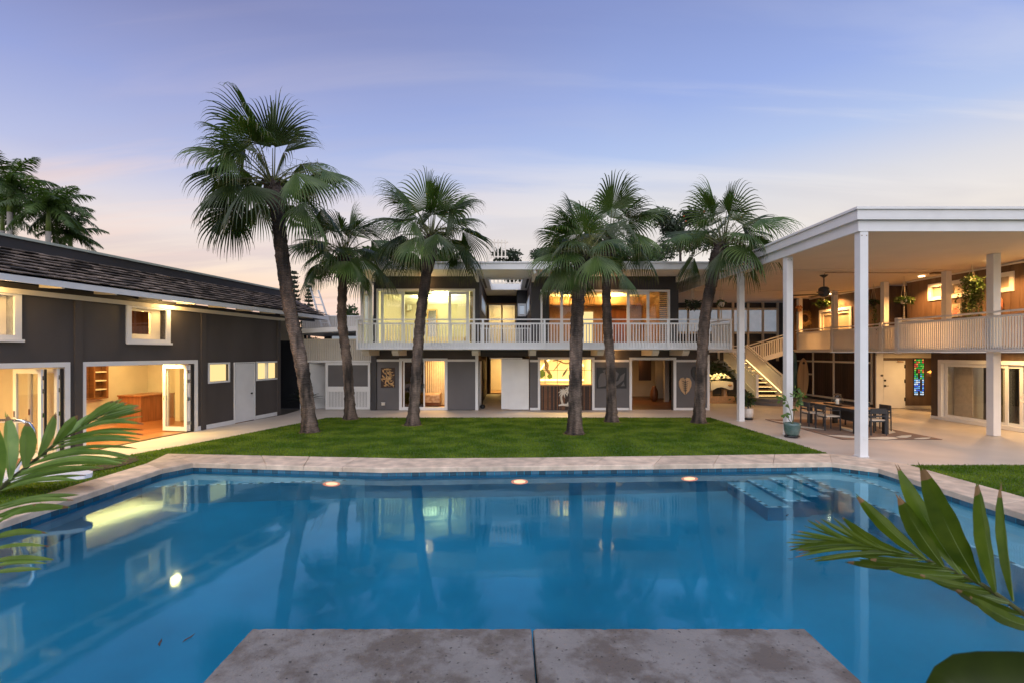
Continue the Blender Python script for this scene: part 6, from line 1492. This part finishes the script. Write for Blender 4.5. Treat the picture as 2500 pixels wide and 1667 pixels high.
# ------------------------------------------------------------------ palm fronds reaching in close to the camera
def near_frond(label, Y, ox, oy, sc, rachis, leaves, mm, thick=.006, dy=.10, root=None):
    rng = random.Random(len(leaves)); P_ = lambda q, yy: at(ox + q[0] / sc, oy + q[1] / sc, yy); r0 = P_(rachis[0], Y)
    t = thing("palm_frond", label, "palm frond", tuple(r0)); n = len(rachis)
    tail = []
    if root: rv = Vector(root); tail = [rv, rv.lerp(Vector((r0.x, rv.y, r0.z)), .35) + Vector((0, 0, .12)), rv.lerp(r0, .7) + Vector((0, 0, .22))]
    MB().tube(tail + [P_(q, Y + dy * .3 * i / n) for i, q in enumerate(rachis)], [thick * 1.8, thick * 1.6, thick * 1.3][:len(tail)] + [thick * (1.1 - .85 * i / n) for i in range(n)], 8).build("rachis", "petiole", t, True)
    extra = []
    for (b0, e0, w0, c0), (b1, e1, w1, c1) in zip(leaves, leaves[1:]):
        mid = lambda p, q: ((p[0] + q[0]) / 2 + rng.uniform(-6, 6), (p[1] + q[1]) / 2 + rng.uniform(-8, 8))
        if min(w0, w1) < 60 and math.dist(e0, e1) < 230 and math.dist(b0, b1) < 200: extra.append((mid(b0, b1), mid(e0, e1), min(w0, w1) * .8, (c0 + c1) / 2))
    leaves = [(b, e, w * (.86 if w < 60 else 1), c) for b, e, w, c in leaves + extra]
    for (b, e, w, bend) in leaves:
        yb = Y + rng.uniform(-.01, .01); ye = Y + rng.uniform(-dy, dy); a, c = P_(b, yb), P_(e, ye); L_ = (c - a); side = L_.cross(Vector((rng.gauss(0, .25), 1, rng.gauss(0, .25)))).normalized(); ww = w / sc * Y / F; k = 15; pts = []
        for j in range(k):
            s = j / (k - 1); pts.append(a + L_ * s + Vector((0, 0, 1)) * bend * L_.length * math.sin(math.pi * s) )
        wid = [ww * (.10 + .9 * min(1, math.sin(math.pi * min(.5, s * .9 + .02)) ** .9)) * (1 if s < .62 else (1 - ((s - .62) / .38) ** 1.7 * .78)) for s in [j / (k - 1) for j in range(k)]]
        lm = MB(); nc = 9; fo = rng.uniform(.12, .4); vs_ = []
        for j in range(k):
            dd_ = (pts[min(j + 1, k - 1)] - pts[max(j - 1, 0)]).normalized(); w_ = (side - dd_ * side.dot(dd_)).normalized(); n_ = w_.cross(dd_); wob = 1 + .05 * math.sin(j * 1.7 + len(lm.v))
            for c_ in range(nc):
                x_ = (c_ / (nc - 1) - .5); vs_.append(pts[j] + w_ * wid[j] * x_ * wob + n_ * wid[j] * (fo * abs(x_) + (.028 if c_ % 2 else 0)))
        lm.add(vs_, [(j * nc + c_, j * nc + c_ + 1, (j + 1) * nc + c_ + 1, (j + 1) * nc + c_) for j in range(k - 1) for c_ in range(nc - 1)]); nf = len(lm.f)
        if rng.random() < .55: lm.mi[nf - (nc - 1):] = [1] * (nc - 1)
        tw = (pts[-1] - pts[-3]).normalized(); ws = (side - tw * side.dot(tw)).normalized(); lm.cur = 1 if rng.random() < .4 else 0
        for q_ in range(2): lm.add([pts[-1] + ws * wid[-1] * (-.5 + q_ * .5), pts[-1] + ws * wid[-1] * (q_ * .5), pts[-1] + ws * wid[-1] * (-.3 + q_ * .55) + tw * ww * rng.uniform(.15, .5)], [(0, 1, 2)])
        lm.cur = 2; lm.tube([p + (ws.cross(tw)) * ww * .012 for p in pts[:-1]], [ww * .022 * (1 - i / k) + .0002 for i in range(k - 1)], 5, False)
        lm.build("leaflet", [mm, "brown_tip", "midrib"], t, True)
near_frond("green palm frond reaching in over the left edge, its leaflets spreading right", 1.25, 0, 920, 3.136,
    [(-260, 1090), (-120, 960), (0, 850), (100, 765), (200, 690), (360, 560), (480, 470), (650, 360), (760, 295), (850, 235)],
    [((0, 830), (-20, 390), 90, .02), ((75, 785), (50, 300), 125, .0), ((185, 690), (205, 350), 125, -.02), ((290, 600), (425, 285), 95, .0), ((405, 515), (590, 300), 75, .03), ((510, 445), (700, 275), 62, .03), ((610, 375), (862, 185), 58, .02), ((690, 320), (930, 168), 42, .02), ((760, 298), (968, 195), 34, .02),
     ((765, 292), (1060, 213), 24, .02), ((690, 338), (1056, 230), 28, .02), ((580, 405), (1088, 255), 32, .03), ((510, 448), (1096, 358), 36, .07), ((450, 492), (1092, 440), 38, .06), ((350, 568), (1062, 490), 40, .06), ((220, 672), (1025, 612), 46, .10), ((160, 720), (960, 640), 52, .08), ((100, 770), (905, 668), 52, .08), ((30, 830), (690, 705), 42, .06), ((0, 870), (600, 790), 40, .05)], "front_leaf", dy=.12, root=(-2.8, .9, -.03))
near_frond("lower green palm frond at the left edge hanging over the pool", 1.15, 0, 920, 3.136,
    [(-300, 1300), (-150, 1180), (-60, 1130), (0, 1100), (60, 1060)],
    [((-60, 1000), (590, 900), 50, .05), ((-90, 1090), (520, 995), 66, .08), ((-60, 1130), (275, 972), 34, .02), ((-100, 1250), (350, 1192), 60, .06), ((-120, 1420), (405, 1395), 52, .03), ((-100, 1500), (310, 1466), 42, .03), ((-40, 1230), (196, 1156), 26, .03)], "front_leaf", dy=.10, root=(-2.75, .8, -.03))
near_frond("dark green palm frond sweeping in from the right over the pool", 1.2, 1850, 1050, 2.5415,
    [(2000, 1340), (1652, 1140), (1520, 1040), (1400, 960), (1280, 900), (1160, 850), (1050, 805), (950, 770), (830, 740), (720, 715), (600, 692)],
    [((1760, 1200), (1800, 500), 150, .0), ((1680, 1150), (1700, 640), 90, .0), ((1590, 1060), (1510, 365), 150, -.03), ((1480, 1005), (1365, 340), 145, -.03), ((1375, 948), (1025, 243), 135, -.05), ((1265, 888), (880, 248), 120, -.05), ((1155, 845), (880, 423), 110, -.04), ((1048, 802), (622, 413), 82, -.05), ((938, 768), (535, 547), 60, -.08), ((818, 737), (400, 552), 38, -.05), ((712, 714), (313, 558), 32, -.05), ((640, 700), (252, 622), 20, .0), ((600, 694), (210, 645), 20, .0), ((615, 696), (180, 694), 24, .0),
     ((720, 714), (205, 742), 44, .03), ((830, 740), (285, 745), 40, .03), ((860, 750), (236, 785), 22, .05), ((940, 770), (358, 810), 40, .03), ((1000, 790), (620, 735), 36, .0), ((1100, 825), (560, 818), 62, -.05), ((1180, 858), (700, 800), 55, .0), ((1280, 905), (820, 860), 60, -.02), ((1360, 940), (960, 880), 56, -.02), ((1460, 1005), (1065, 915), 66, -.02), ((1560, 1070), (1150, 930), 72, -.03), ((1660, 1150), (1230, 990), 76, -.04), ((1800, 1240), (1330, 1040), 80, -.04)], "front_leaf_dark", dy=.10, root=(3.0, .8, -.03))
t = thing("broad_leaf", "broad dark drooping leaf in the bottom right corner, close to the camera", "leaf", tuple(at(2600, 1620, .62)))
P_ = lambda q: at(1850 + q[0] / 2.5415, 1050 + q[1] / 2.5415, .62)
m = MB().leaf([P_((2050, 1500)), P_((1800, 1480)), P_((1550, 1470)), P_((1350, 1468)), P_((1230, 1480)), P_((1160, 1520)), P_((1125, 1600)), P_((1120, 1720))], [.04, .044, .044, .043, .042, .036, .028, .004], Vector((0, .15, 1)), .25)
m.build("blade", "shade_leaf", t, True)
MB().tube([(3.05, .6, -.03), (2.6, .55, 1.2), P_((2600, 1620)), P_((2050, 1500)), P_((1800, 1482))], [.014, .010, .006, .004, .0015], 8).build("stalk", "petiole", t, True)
